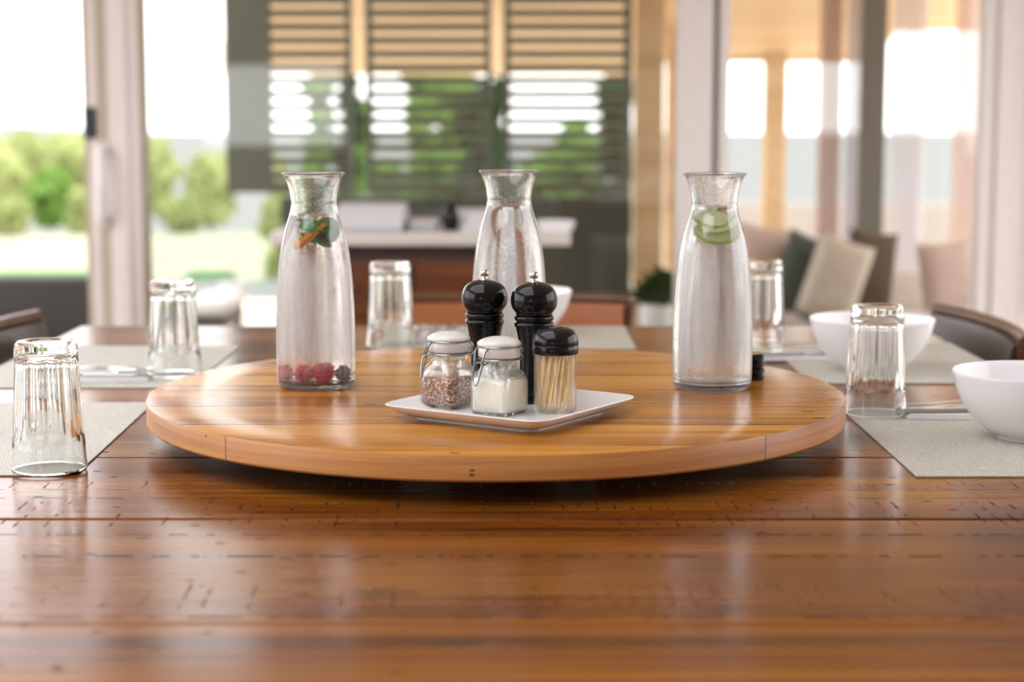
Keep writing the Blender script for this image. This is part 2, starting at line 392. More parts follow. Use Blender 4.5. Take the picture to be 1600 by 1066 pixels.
MT['salt'] = mat_salt()
def leafmat(name, c1, c2, trans=.35):
    m = Mat(name); nz = m.noise(m.co(), 3, 3)
    c = m.ramp(nz, [(.35, c1), (.65, c2)])
    d = m.n('BsdfDiffuse', {'Color': c}); t = m.n('BsdfTranslucent', {'Color': c})
    return m.done(m.n('MixShader', {0: trans, 1: d, 2: t}))
MT['leaf_lime'] = leafmat('lime_foliage', (.28, .33, .13), (.42, .45, .20))
MT['leaf_mid'] = leafmat('mid_green_foliage', (.115, .21, .045), (.20, .33, .085))
MT['leaf_dark'] = leafmat('deep_green_foliage', (.018, .04, .015), (.04, .075, .025))
MT['far_hill'] = leafmat('hazed_far_hillside', (.17, .17, .17), (.20, .20, .19), 0)  # distance haze put into the colour, grey instead of green
MT['bark'] = simple('bark', (.12, .09, .06), .9, var=.2)
MT['lawn'] = leafmat('mown_lawn', (.25, .26, .18), (.30, .30, .22), 0)
MT['hedge_low'] = leafmat('low_green_hedge', (.05, .15, .05), (.09, .22, .07))
MT['paving'] = simple('pale_paving', (.11, .12, .11), .8, var=.08, scale=2)
MT['deck'] = simple('timber_deck', (.66, .54, .43), .7, var=.1, scale=3)
MT['floor'] = plain_wood('floor_boards', (.12, .06, .03), (.20, .11, .055), (.28, .16, .08), .35, axis='y')
MT['mint'] = leafmat('mint_leaf_green', (.09, .42, .06), (.26, .60, .14), .4)
MT['peel'] = leafmat('orange_peel', (.98, .42, .01), (1, .50, .02), .4)
MT['pith'] = leafmat('orange_flesh', (.95, .38, .02), (.98, .48, .04), .4)
MT['lime_rind'] = simple('lime_rind', (.42, .52, .04), .4, var=.2)
MT['lime_flesh'] = leafmat('lime_flesh', (.95, .97, .60), (.98, .98, .74), .5)
MT['cuke'] = simple('cucumber_skin', (.07, .17, .02), .4, var=.4, scale=150)
MT['raspberry'] = simple('raspberry_red', (.78, .03, .06), .35, var=.3, scale=300)
MT['darkberry'] = simple('dark_berry', (.07, .01, .02), .35, var=.4, scale=300)

# ------------------------------------------------------------------ room shell
S = lambda o: tag(o, kind='structure')
YB = 5.8
S(obj('floor', B(-3.6, 2.7, -4.2, YB+.15, -.12, 0), MT['floor'], smooth=False))
bm = bmesh.new()   # ceiling with an unseen opening left of the table, added for overhead daylight
for a in ((-3.6, -2.7, -4.2, YB+.15), (-.12, 2.7, -4.2, YB+.15), (-2.7, -.12, -4.2, -.6), (-2.7, -.12, 2.9, YB+.15)): box(bm, *a, 2.7, 2.82)
S(obj('ceiling', bm, MT['ceil'], smooth=False))
def wall_with_opening(name, x0, x1, y0, y1, a0, a1, z0, z1):
    bm = bmesh.new(); H = 2.7
    if x1-x0 > y1-y0:
        box(bm, x0, a0, y0, y1, 0, H); box(bm, a1, x1, y0, y1, 0, H)
        box(bm, a0, a1, y0, y1, z1, H)
        if z0 > 0: box(bm, a0, a1, y0, y1, 0, z0)
    else:
        box(bm, x0, x1, y0, a0, 0, H); box(bm, x0, x1, a1, y1, 0, H)
        box(bm, x0, x1, a0, a1, z1, H)
        if z0 > 0: box(bm, x0, x1, a0, a1, 0, z0)
    S(obj(name, bm, MT['wall'], smooth=False))
wall_with_opening('wall_back', -3.6, 2.7, YB-.02, YB+.15, -3.45, 1.65, 0, 2.35)
wall_with_opening('wall_left', -3.6, -3.45, -4.2, YB-.02, -.6, 5.0, .0, 2.35)
wall_with_opening('wall_right', 2.55, 2.7, -4.2, YB-.02, 1.0, 5.0, .0, 2.35)
wall_with_opening('wall_rear', -3.45, 2.55, -4.2, -4.05, -2.7, -1.5, .9, 1.6)

# sliding doors across the back: white frames
def frame_bar(bm, x0, x1, y0, y1, z0=0.0, z1=2.35): box(bm, x0, x1, y0, y1, z0, z1, .004, 2)
d1 = empty('door_1', (-1.30, YB, 0)); S(d1)
bm = bmesh.new(); frame_bar(bm, -.083, -.062, -.015, .045); frame_bar(bm, -.034, .006, -.035, .045)  # beige bars stand in for shade at the post edge and around the handle
obj('door_frame', bm, MT['frame_beige'], d1, smooth=False)
bm = bmesh.new(); frame_bar(bm, -.062, -.034, -.025, .045); frame_bar(bm, .006, .105, -.055, .045); frame_bar(bm, .034, .072, -.068, -.055)
obj('door_stile', bm, MT['frame'], d1, smooth=False)
obj('door_seal', B(.105, .117, -.05, .04, 0, 2.35), MT['frame_beige'], d1, smooth=False)
bm = bmesh.new()
tube(bm, smoothpath([(-.012, -.036, 1.06), (-.012, -.085, 1.045), (-.008, -.105, .97), (-.008, -.105, .90), (-.012, -.085, .835), (-.012, -.036, .82)], 5), .018, 10)
box(bm, -.03, .006, -.045, -.034, .80, 1.08, .004)
obj('door_handle', bm, MT['white_china'], d1)
obj('door_latch', B(-.078, -.04, -.04, -.015, 1.09, 1.19, .004), MT['black_lock'], d1, smooth=False)
d2 = empty('door_2', (.61, YB, 0)); S(d2)
bm = bmesh.new(); frame_bar(bm, -.078, .035, -.03, .05); frame_bar(bm, .056, .089, -.012, .05)
obj('door_frame', bm, MT['frame'], d2, smooth=False)
obj('door_seal', B(.035, .056, -.005, .045, 0, 2.35), MT['grey_metal'], d2, smooth=False)
d3 = empty('door_3', (1.58, YB, 0)); S(d3)
bm = bmesh.new(); frame_bar(bm, -.068, -.02, -.02, .05); frame_bar(bm, -.02, .04, -.04, .05); frame_bar(bm, .04, .07, -.025, .05)
obj('door_frame', bm, MT['frame'], d3, smooth=False)
for k, (a, b) in enumerate(((-1.195, .532), (.69, 1.512))):
    S(obj('window_%d' % (k+1), B(a, b, YB+.012, YB+.018, .03, 2.35), MT['pane'], smooth=False))
S(obj('trim_1', B(-3.45, 1.65, YB-.02, YB+.06, 0, .03), MT['frame'], smooth=False))
S(obj('trim_2', B(-3.45, 1.65, YB-.03, YB+.07, 2.29, 2.36), MT['frame'], smooth=False))

# ------------------------------------------------------------------ outside
bm = bmesh.new(); box(bm, -9, 9, YB+.15, 12.6, -.75, -.14); S(obj('ground_deck', bm, MT['deck'], smooth=False))
bm = bmesh.new(); box(bm, -14, 14, 12.6, 14.4, -.72, -.16); S(obj('ground_paving', bm, MT['paving'], smooth=False))
def at(px, Y): return (px-800)/F_PX*Y      # pixel column (near the horizon) to metres at distance Y
def ground():
    bm = bmesh.new(); n = 40; rows = []
    for j in range(n+1):
        yy = 14.4 + (60-14.4)*(j/n)**1.3
        z = -.60 if yy < 27 else -.60-(yy-27)*.12
        rows.append([bm.verts.new((x, yy, z+.05*mnoise.noise(Vector((x*.3, yy*.3, 0))))) for x in [(-40+80*i/30) for i in range(31)]])
    for a, b in zip(rows, rows[1:]):
        for i in range(30): bm.faces.new((a[i], a[i+1], b[i+1], b[i]))
    return bm
S(obj('ground_lawn', ground(), MT['lawn']))
S(obj('ground_plain', B(-400, 400, -300, 700, -6, -5.5), MT['far_hill'], smooth=False))
def hill(name, x0, x1, Y, top, mat):
    bm = bmesh.new(); n = 60; rows = []
    for j, (dy, f) in enumerate(((0, 0), (15, .5), (35, .9), (55, 1), (90, .7), (140, 0))):
        row = []
        for i in range(n+1):
            t = i/n; x = x0+(x1-x0)*t
            h = (top*sin(pi*t)**.7)*(1+.12*mnoise.noise(Vector((t*6, j*.3, Y))))
            row.append(bm.verts.new((x, Y+dy, -5.5+h*f)))
        rows.append(row)
    for a, b in zip(rows, rows[1:]):
        for i in range(n): bm.faces.new((a[i], a[i+1], b[i+1], b[i]))
    S(obj(name, bm, mat))
hill('ground_hill', -150, -18, 190, 5.6, MT['far_hill'])
hill('ground_hill', -75, -16, 150, 4.4, MT['far_hill'])

def foliage(rad, hgt, leaves, ls, seed):
    rnd = random.Random(seed); bm = bmesh.new(); st_ = max(.7, hgt*.5/(rad*.9))
    blobs = [(0, 0, hgt*.5, rad*.8)]
    if hgt > 2.4*rad:
        st_ = 1; blobs = [(0, 0, hgt*.25, rad*.75), (0, 0, hgt*.55, rad*.8), (0, 0, hgt*.8, rad*.7)]
        for k in range(14):
            a = rnd.uniform(0, 2*pi); q = rnd.uniform(.3, .6)*rad
            blobs.append((q*cos(a), q*sin(a), rad*.5+(hgt-rad*.95)*(k+.5)/14, rad*rnd.uniform(.4, .6)))
    for k in range(7 if hgt <= 2.4*rad else 0):
        a = rnd.uniform(0, 2*pi); q = rnd.uniform(.25, .6)*rad
        blobs.append((q*cos(a), q*sin(a), hgt*rnd.uniform(.25, .82), rad*rnd.uniform(.38, .58)))
    for (x, y, z, r) in blobs:
        t = bmesh.new(); bmesh.ops.create_icosphere(t, subdivisions=2, radius=r*.86)
        for v in t.verts:
            v.co *= 1+.22*mnoise.noise(v.co*3/r+Vector((seed, x, z)))
            v.co.z *= st_
            v.co += Vector((x, y, z)); v.co.z = min(max(v.co.z, .02*hgt), hgt)
        me = bpy.data.meshes.new('t'); t.to_mesh(me); t.free(); bm.from_mesh(me); bpy.data.meshes.remove(me)
    for k in range(leaves):
        x, y, z, r = blobs[rnd.randrange(len(blobs))]
        u = rnd.uniform(-1, 1); a = rnd.uniform(0, 2*pi); q = sqrt(1-u*u)
        vz = st_
        p = Vector((x+r*q*cos(a), y+r*q*sin(a), min(max(z+r*u*vz, .03*hgt), hgt*1.03)))
        d1_ = Vector([rnd.uniform(-1, 1) for _ in range(3)]).normalized()*ls*rnd.uniform(.7, 1.4)
        d2_ = d1_.cross(Vector([rnd.uniform(-1, 1) for _ in range(3)])).normalized()*ls*.5
        bm.faces.new([bm.verts.new(p+c) for c in (-d1_, d2_, d1_, -d2_)])
    return bm
def bush(name, label, cat, x, Y, zg, rad, hgt, mat, leaves=500, ls=.06, seed=1, group=None, trunk=.15):
    t = empty(name, (x, Y, zg)); tag(t, label, cat, group)
    o = obj('foliage', foliage(rad, hgt*(1-trunk), leaves, ls, seed), mat, t, loc=(0, 0, hgt*trunk))
    bm = bmesh.new(); tube(bm, [(0, 0, -.03), (.02, 0, hgt*.3), (-.01, .01, hgt*.55)], [rad*.09, rad*.07, rad*.04], 8)
    obj('trunk', bm, MT['bark'], t); return t
def ztop(py, Y): return ZC-(py-180)/F_PX*Y
# (pixel column, top row, half width px, distance, material, words)
G = 'garden trees and shrubs beyond the lawn'
lst = [
 (15, 208, 75, 30.5, 'leaf_lime', 'lime green tree at the far left edge of the garden view'),
 (120, 200, 62, 32, 'leaf_lime', 'tall lime green tree left of the white door post'),
 (82, 268, 36, 28.0, 'leaf_mid', 'darker green round shrub in front of the lime trees'),
 (12, 312, 36, 26.5, 'leaf_lime', 'low pale rounded shrub at the far left lawn edge'),
 (130, 300, 24, 27.0, 'leaf_lime', 'small pale shrub beside the darker round shrub'),
 (250, 215, 34, 31, 'leaf_lime', 'narrow lime tree just right of the white door post'),
 (330, 243, 42, 28.5, 'leaf_lime', 'rounded bright shrub seen through the door beside the shutters'),
 (285, 312, 30, 27, 'leaf_lime', 'low pale shrub at the lawn edge between the door post and shutters'),
]
for k, (px, py, hw, Y, mt, lab) in enumerate(lst):
    h = ztop(py, Y)+.65; bush('garden_shrub' if py > 230 else 'garden_tree', lab, 'shrub' if py > 230 else 'tree', at(px, Y), Y, -.65, hw/F_PX*Y, h, MT[mt], 900, .09, k+1, G, .06)
lst = [
 (500, 60, 34, 17.5, 'leaf_mid', 'tall green shrub behind the left louvred shutter'),
 (560, 150, 30, 19, 'leaf_mid', 'green shrub behind the gap left of the middle shutter'),
 (700, 78, 66, 16.6, 'leaf_mid', 'tall bright green shrub behind the middle louvred shutter'),
 (745, 118, 34, 14.4, 'leaf_dark', 'dark leafy shrub near the right stile of the middle shutter'),
 (610, 242, 46, 15.3, 'leaf_mid', 'lower green shrub behind the left half of the middle shutter'),
 (830, 236, 44, 17, 'leaf_mid', 'low bright shrub behind the left half of the right shutter'),
 (956, 72, 42, 17.6, 'leaf_dark', 'dark green shrub behind the right half of the right shutter'),
 (905, 205, 34, 15.4, 'leaf_mid', 'leafy shrub in front of the dark shrub behind the right shutter'),
 (780, 84, 24, 16.2, 'leaf_dark', 'narrow dark shrub behind the gap between the middle and right shutters'),
 (548, 80, 26, 16.0, 'leaf_dark', 'narrow dark shrub behind the gap between the left and middle shutters'),
 (658, 96, 30, 15.0, 'leaf_mid', 'narrow bright shrub in the centre of the middle shutter'),
 (890, 178, 40, 18.8, 'leaf_mid', 'rounded bright shrub behind the centre of the right shutter'),
 (440, 236, 34, 15.4, 'leaf_lime', 'low pale shrub behind the left louvred shutter'),
]
for k, (px, py, hw, Y, mt, lab) in enumerate(lst):
    h = ztop(py, Y)+.62; bush('garden_shrub', lab, 'shrub', at(px, Y), Y, -.62, hw/F_PX*Y, h, MT[mt], 1100, .05, 40+k, 'shrubs behind the louvred shutters', .04)
tag(obj('low_hedge', (lambda bm: (box(bm, at(-60, 14.6), at(140, 14.6), 14.5, 14.85, -.64, -.13, .05, 3), bm)[1])(bmesh.new()), MT['hedge_low']), 'low clipped green hedge along the lawn left of the door post', 'hedge')
tag(obj('low_hedge', (lambda bm: (box(bm, at(285, 14.6), at(362, 14.6), 14.5, 14.85, -.64, -.13, .05, 3), bm)[1])(bmesh.new()), MT['hedge_low']), 'short clipped green hedge between the door post and shutters', 'hedge')

# veranda roof with timber soffit, beams and posts
t = empty('veranda_roof', (0, 6.2, 0)); tag(t, 'sloping timber lined veranda roof above the louvred shutters', 'roof')
def slab(x0, x1, ya, za, yb, zb, th=.08, xn=None):
    bm = bmesh.new(); xn = x0 if xn is None else xn
    v = [bm.verts.new(p) for p in ((xn,ya,za),(x1,ya,za),(x1,yb,zb),(x0,yb,zb),(xn,ya,za+th),(x1,ya,za+th),(x1,yb,zb+th),(x0,yb,zb+th))]
    for f in ((0,3,2,1),(4,5,6,7),(0,1,5,4),(1,2,6,5),(2,3,7,6),(3,0,4,7)): bm.faces.new([v[i] for i in f])
    return bm
ye = 10.4
obj('soffit', slab(at(352, ye), at(990, ye), -.2, 2.55, ye-6.2, ztop(118, ye), xn=-.86), MT['tan_wood'], t, smooth=False)
obj('edge_beam', B(at(352, ye), at(990, ye), ye-6.2, ye-6.1, ztop(116, ye), ztop(95, ye)+.1), MT['tan_wood'], t, smooth=False)
t = empty('veranda_roof', (0, 6.2, 0)); tag(t, 'timber lined veranda roof over the outdoor sofa at right', 'roof')
obj('soffit', slab(at(994, 9), at(1368, 9), -.2, 2.50, 2.8, ztop(94, 9)), MT['tan_wood'], t, smooth=False)
obj('soffit', slab(at(1368, 9), at(1640, 9)+.6, -.2, 2.50, 2.8, ztop(48, 9)), MT['tan_wood'], t, smooth=False)
obj('edge_beam', B(at(994, 9), at(1368, 9), 2.8, 2.9, ztop(98, 9), ztop(60, 9)), MT['tan_wood'], t, smooth=False)
obj('edge_beam', B(at(1368, 9), at(1640, 9)+.6, 2.8, 2.9, ztop(50, 9), ztop(12, 9)), MT['tan_wood'], t, smooth=False)
for px0, px1, Y, mt, lab in ((990, 1036, 8.3, 'tan_wood', 'broad tan veranda post right of the shutters'),
                         (1041, 1064, 8.6, 'tan_wood', 'narrow tan veranda post half hidden by the white frame'),
                         (1193, 1226, 8.9, 'tan_wood', 'tan timber post behind the right carafe'),
                         (1345, 1380, 7.62, 'grey_metal', 'dark olive grey veranda post behind the cushions')):
    tag(obj('veranda_post', B(at(px0, Y), at(px1, Y), Y, Y+.12, -.14, 1.95, .006), MT[mt], smooth=False), lab, 'post', 'veranda posts')
tag(obj('garden_wall', B(at(1100, 13), at(1640, 13), 13.0, 13.2, -.2, ztop(318, 13)), MT['pink_wall'], smooth=False), 'low blush rendered garden wall beyond the outdoor sofa', 'wall')

# sheer curtains hanging outdoors at right
def curtain(px0, px1, Y, lab, mt, amp=.02, top=2.2):
    bm = bmesh.new(); x0, x1 = at(px0, Y), at(px1, Y); n = 60
    a = []; b = []
    for i in range(n+1):
        x = x0+(x1-x0)*i/n; y = Y+amp*sin(i*.9)+amp*.5*sin(i*2.3)
        a.append(bm.verts.new((x, y, -.12))); b.append(bm.verts.new((x, y, top)))
    for i in range(n): bm.faces.new((a[i], a[i+1], b[i+1], b[i]))
    bmesh.ops.solidify(bm, geom=bm.faces[:], thickness=.003)
    return tag(obj('curtain', bm, mt), lab, 'curtain', 'outdoor curtains at right')
def sheer(name, c, fac):
    m = Mat(name); d = m.n('BsdfDiffuse', {'Color': c}); tr = m.n('BsdfTranslucent', {'Color': c}); tp = m.n('BsdfTransparent', {})
    a = m.n('MixShader', {0: .6, 1: d, 2: tr}); return m.done(m.n('MixShader', {0: fac, 1: tp, 2: a}))
MT['sheer'] = sheer('sheer_blush_curtain', (.86, .74, .70), .75)
MT['sheer_w'] = sheer('sheer_white_curtain', (.86, .84, .88), .6)
curtain(1275, 1310, 7.9, 'narrow blush curtain left of the dark veranda post', MT['sheer'])
curtain(1318, 1346, 7.9, 'pale grey curtain gathered against the dark veranda post', MT['sheer_w'])
curtain(1388, 1440, 7.9, 'white curtain right of the dark veranda post', MT['sheer_w'])
curtain(1485, 1560, 7.9, 'blush curtain beside the rightmost white door frame', MT['sheer'])

# ---- louvred shutters
YS = 8.0
def shutter(px0, px1, l0, l1, label):
    x0, x1 = at(px0, YS), at(px1, YS); a, b = at(l0, YS), at(l1, YS)
    t = empty('louvred_shutter', (x0, YS, 0)); tag(t, label, 'shutter', 'louvred shutters outside the glass')
    bm = bmesh.new(); box(bm, 0, a-x0, -.02, .02, .82, 2.05, .003); obj('stile', bm, MT['olive'], t, smooth=False)
    bm = bmesh.new(); box(bm, b-x0, x1-x0, -.02, .02, .82, 2.05, .003); obj('stile', bm, MT['olive'], t, smooth=False)
    bm = bmesh.new(); box(bm, a-x0, b-x0, -.018, .018, .82, .87, .003); obj('rail', bm, MT['olive'], t, smooth=False)
    bm = bmesh.new(); box(bm, a-x0, b-x0, -.018, .018, 2.0, 2.05, .003); obj('rail', bm, MT['olive'], t, smooth=False)
    sl = None
    for k in range(19):
        z = .90+.0593*k
        if sl is None:
            sb = bmesh.new(); n = 10
            prof = [(.035*cos(2*pi*i/n), .0095*sin(2*pi*i/n)) for i in range(n)]
            A = [sb.verts.new((a-x0, p, q)) for p, q in prof]; Bv = [sb.verts.new((b-x0, p, q)) for p, q in prof]
            for i in range(n): sb.faces.new((A[i], A[(i+1) % n], Bv[(i+1) % n], Bv[i]))
            sb.faces.new(A); sb.faces.new(Bv)
            sl = obj('slat', sb, MT['olive'], t, loc=(0, 0, z), rot=(R(-27), 0, 0))
        else:
            c = sl.copy(); COL.objects.link(c); c.parent = t; c.location = (0, 0, z)
    return t
shutter(357, 553, 428, 544, 'leftmost louvred shutter beside the glass door opening')
shutter(574, 768, 584, 759, 'middle louvred shutter above the stacked books')
shutter(787, 985, 797, 973, 'rightmost louvred shutter beside the tan veranda posts')
tag(obj('low_wall', B(at(440, YS), at(985, YS), YS-.03, YS+.12, -.14, .80, .004), MT['olive_dark'], smooth=False), 'dark olive low wall beneath the louvred shutters', 'wall')

# dark outdoor seat at left, pale lounger
t = empty('outdoor_bench', (at(40, 7.0), 7.1, -.14)); tag(t, 'dark brown outdoor bench seen through the far left glass', 'bench')
xb0, xb1 = at(-160, 7)-at(40, 7), at(137, 7)-at(40, 7)
obj('backrest', B(xb0, xb1, .0, .10, .12, .14+ztop(437, 7), .02, 3), MT['wicker'], t)
obj('seat', B(xb0, xb1, -.5, .0, .25, .38, .02, 3), MT['wicker'], t)
for xx in (xb0+.05, xb1-.05):
    for yy in (-.45, .05): obj('leg', B(xx-.025, xx+.025, yy-.025, yy+.025, 0, .26), MT['wicker'], t, smooth=False)
t = empty('sun_lounger', (at(345, 8.6), 8.6, -.14)); tag(t, 'white cushioned outdoor lounger between the door post and shutters', 'lounger')
zt = ztop(462, 8.6)+.14
obj('cushion', B(-.14, .07, -.3, .3, zt-.06, zt, .02, 3), MT['pale_fabric'], t)
obj('headrest', B(-.07, .07, .3, .38, zt-.06, zt+.04, .02, 3), MT['pale_fabric'], t)
obj('frame', B(-.13, .06, -.28, .28, zt-.13, zt-.06), MT['wicker'], t, smooth=False)
for xx in (-.11, .04):
    for yy in (-.22, .22): obj('leg', B(xx-.02, xx+.02, yy-.02, yy+.02, 0, zt-.13), MT['wicker'], t, smooth=False)
# outdoor sofa and cushions at right
ys = 6.75; z0 = -.14
t = empty('outdoor_sofa', (1.05, ys+.35, z0)); tag(t, 'pale outdoor sofa behind the glass at right, holding the cushions', 'sofa')
obj('seat', B(-.45, 1.0, -.42, .35, .26, .50, .04, 3), MT['pale_fabric'], t)
obj('backrest', B(-.45, 1.0, .22, .36, .46, .66, .05, 3), MT['beige_fabric'], t)
obj('base', B(-.43, .98, -.38, .33, .10, .27, .01), MT['wicker'], t, smooth=False)
for xx in (-.38, .92):
    for yy in (-.33, .28): obj('leg', B(xx-.025, xx+.025, yy-.025, yy+.025, 0, .11), MT['wicker'], t, smooth=False)
def cushion(px0, px1, py0, py1, Y, mat, lab, tilt=0, yaw=0):
    wx = (px1-px0)/F_PX*Y*.5; h = (py1-py0)/F_PX*Y*.5
    bm = bmesh.new(); n = 14
    for s in (1, -1):
        g = [[None]*(n+1) for _ in range(n+1)]
        for i in range(n+1):
            for j in range(n+1):
                u, v = -1+2*i/n, -1+2*j/n
                th = .075*((1-u**4)*(1-v**4))**.5*s
                pin = 1-.06*(1-abs(u)**2)*abs(v)**4-.0
                g[i][j] = bm.verts.new((u*wx*pin, th, v*h*(1-.06*(1-u*u)*abs(v)**4)))
        for i in range(n):
            for j in range(n): bm.faces.new((g[i][j], g[i+1][j], g[i+1][j+1], g[i][j+1]))
    bmesh.ops.remove_doubles(bm, verts=bm.verts, dist=.0005)
    o = obj('cushion', bm, mat, loc=(at((px0+px1)/2, Y), Y, ztop((py0+py1)/2, Y)), rot=(R(-12), R(tilt), R(yaw)))
    return tag(o, lab, 'cushion', 'cushions on the outdoor sofa')
cushion(1146, 1240, 350, 492, 6.98, MT['pink_fabric'], 'blush cushion directly right of the right carafe', 8)
cushion(1215, 1300, 365, 497, 6.84, MT['teal_fabric'], 'dark green cushion between the blush and beige cushions', 20)
cushion(1262, 1352, 368, 505, 6.68, MT['beige_fabric'], 'pale beige cushion leaning in the middle of the sofa', 20)
cushion(1322, 1398, 358, 500, 6.9, MT['brown_fabric'], 'dark brown cushion before the dark veranda post', 8)
cushion(1440, 1530, 375, 486, 6.88, MT['pink_fabric'], 'blush cushion near the rightmost white door frame', -6)
# potted plant
t = empty('potted_plant', (at(1029, 6.5), 6.5, 0.0)); tag(t, 'small green plant in a white pot left of the right carafe', 'plant')
st = obj('plant_stand', L([(0, -.14), (.12, -.14), (.12, -.12), (.02, -.10), (.02, .33), (.11, .345), (.11, .36), (0, .36)], 24), MT['wicker']); st.location = (at(1029, 6.5), 6.5, 0); tag(st, 'dark round stand beneath the white plant pot', 'stand')
obj('pot', L([(0, .362), (.06, .362), (.072, .48), (.066, .48), (.055, .40), (0, .40)], 32), MT['white_china'], t)
obj('foliage', foliage(.10, .16, 260, .02, 77), MT['leaf_dark'], t, loc=(0, 0, .455))

# ------------------------------------------------------------------ console and things on it
yc = 5.0; ct = ztop(363, yc)
t = empty('console_table', (-.25, yc, 0)); tag(t, 'reddish wooden console table with pale stone top beyond the dining table', 'console table')
obj('worktop', B(-.43, .415, 0, .48, ct-.036, ct, .004), MT['marble'], t)
obj('body', B(-.39, .33, .04, .46, .46, ct-.075, .003), MT['console_wood'], t, smooth=False)
obj('apron', B(-.36, .30, .06, .44, ct-.076, ct-.036), MT['leather_dark'], t, smooth=False)
for k in range(2):
    x0 = -.38+k*.355
    dr = obj('drawer', B(x0, x0+.345, .022, .042, .60, ct-.085, .003), MT['console_wood'], t, smooth=False)
    obj('knob', L([(0, 0), (.006, 0), (.006, .012), (.013, .018), (.012, .026), (0, .03)], 20), MT['dark_wire'], dr, loc=(x0+.172, .022, .68), rot=(R(90), 0, 0))
obj('shelf', B(-.38, .32, .05, .45, .18, .21), MT['console_wood'], t, smooth=False)
for xx in (-.37, .31):
    for yy in (.06, .44): obj('leg', B(xx-.02, xx+.02, yy-.02, yy+.02, 0, .47), MT['console_wood'], t, smooth=False)
def book(x, y, z, w_, d_, h_, rz, lab, cover, group='books stacked on the console'):
    t = empty('book', (x, y, z), rz); tag(t, lab, 'book', group)
    obj('pages', B(-w_/2+.004, w_/2-.004, -d_/2+.003, d_/2-.003, .002, h_-.002), MT['paper'], t, smooth=False)
    bm = bmesh.new(); box(bm, -w_/2, w_/2, -d_/2, d_/2, 0, .002); box(bm, -w_/2, w_/2, -d_/2, d_/2, h_-.002, h_); box(bm, -w_/2, w_/2, d_/2-.002, d_/2, 0, h_)
    obj('cover', bm, cover, t, smooth=False); return h_
z = ct; xs = at(583, 5.15)
for h_, cv, lab in ((.010, 'blue_cover', 'blue covered book at the bottom of the left stack'), (.020, 'paper', 'pale book second from the bottom of the left stack'),
                    (.022, 'paper', 'pale book third from the bottom of the left stack'), (.020, 'paper', 'pale book on top of the tall left stack')):
    book(xs+random.uniform(-.003, .003), 5.17, z, .19, .24, h_, random.uniform(-.04, .04), lab, MT[cv]); z += h_
z = ct
for h_, lab, cv in ((.014, 'thin blue and white book lying right of the tall stack', 'blue_cover'), (.014, 'thin pale book lying on the thin blue one', 'paper')):
    book(at(662, 5.2), 5.2, z, .085, .18, h_, 0, lab, MT[cv], 'thin books between the stack and the papers'); z += h_
z = ct
for k, lab in enumerate(('bottom pale magazine of the right stack behind the middle carafe', 'middle pale magazine of the right stack behind the middle carafe', 'top pale magazine of the right stack behind the middle carafe')):
    book(at(772-5*k, 5.2), 5.2, z, .215-.03*k, .25, .018, .12+.05*k, lab, MT['paper'], 'magazines on the console right'); z += .018
tag(obj('dark_vase', L([(0, 0), (.018, 0), (.026, .03), (.022, .055), (.012, .07), (.014, .08), (.008, .08), (.008, .03), (0, .02)], 28), MT['black_plastic'], loc=(at(704, 5.12), 5.12, ct)), 'small dark vase between the two book stacks', 'vase')
tag(obj('serving_dish', L([(0, 0), (.05, 0), (.058, .028), (.054, .028), (.045, .006), (0, .006)], 32, rf=None), MT['white_china'], loc=(at(868, 5.1), 5.12, ct)), 'low white dish at the right end of the console', 'dish')

# ------------------------------------------------------------------ dining table
TX, TY = -.025, 2.335
t = empty('dining_table', (TX, TY, 0)); tag(t, 'large glossy amber dining table of distressed timber planks', 'table')
bm = bmesh.new()
ys_ = [-1.18, -.915, -.532, -.196, .135, .46, .80, 1.17]
for k, (a, b) in enumerate(zip(ys_, ys_[1:])):
    g = .0006
    box(bm, -.828, .828, a+(.0018 if k == 2 else g), b-(.0018 if k == 1 else g), .712, .75, .0045 if k in (1, 2) else .0016, 3)
obj('tabletop', bm, MT['table'], t, smooth=False)
bm = bmesh.new(); box(bm, -.76, .76, -1.08, -1.05, .62, .711); box(bm, -.76, .76, 1.04, 1.07, .62, .711); box(bm, -.76, -.73, -1.05, 1.04, .62, .711); box(bm, .73, .76, -1.05, 1.04, .62, .711)
obj('apron', bm, MT['chair_wood'], t, smooth=False)
for sx in (-1, 1):
    for yy in (-.95, .95): obj('leg', B(sx*.35-.045, sx*.35+.045, yy-.045, yy+.045, 0, .711, .006), MT['chair_wood'], t, smooth=False)
ZT = .75
# ------------------------------------------------------------------ lazy susan
SX, SY, SR, SZ0, SZ1 = -.0200, 2.3046, .45, .777, .807
t = empty('lazy_susan', (SX, SY, ZT)); tag(t, 'large round honey timber turntable in the middle of the table', 'lazy susan')
b0, b1 = SZ0-ZT, SZ1-ZT
bm = bmesh.new()
loft(bm, [(0, b0), (SR-.012, b0), (SR-.002, b0+.0006), (SR, b0+.003), (SR, b1-.0014), (SR-.0004, b1-.0004), (SR-.0014, b1), (SR-.08, b1), (SR-.25, b1), (0, b1)], 256,
     mi=lambda k: 2 if k < 1 else (1 if k < 5 else 0))
obj('top', bm, [MT['susan'], MT['susan_edge'], MT['susan_under']], t, angle=32)
obj('bearing', L([(0, .008), (.14, .008), (.14, .0265), (0, .0265)], 48), MT['steel'], t)
obj('base', L([(0, 0), (.16, 0), (.16, .008), (0, .008)], 48), MT['chair_wood'], t)

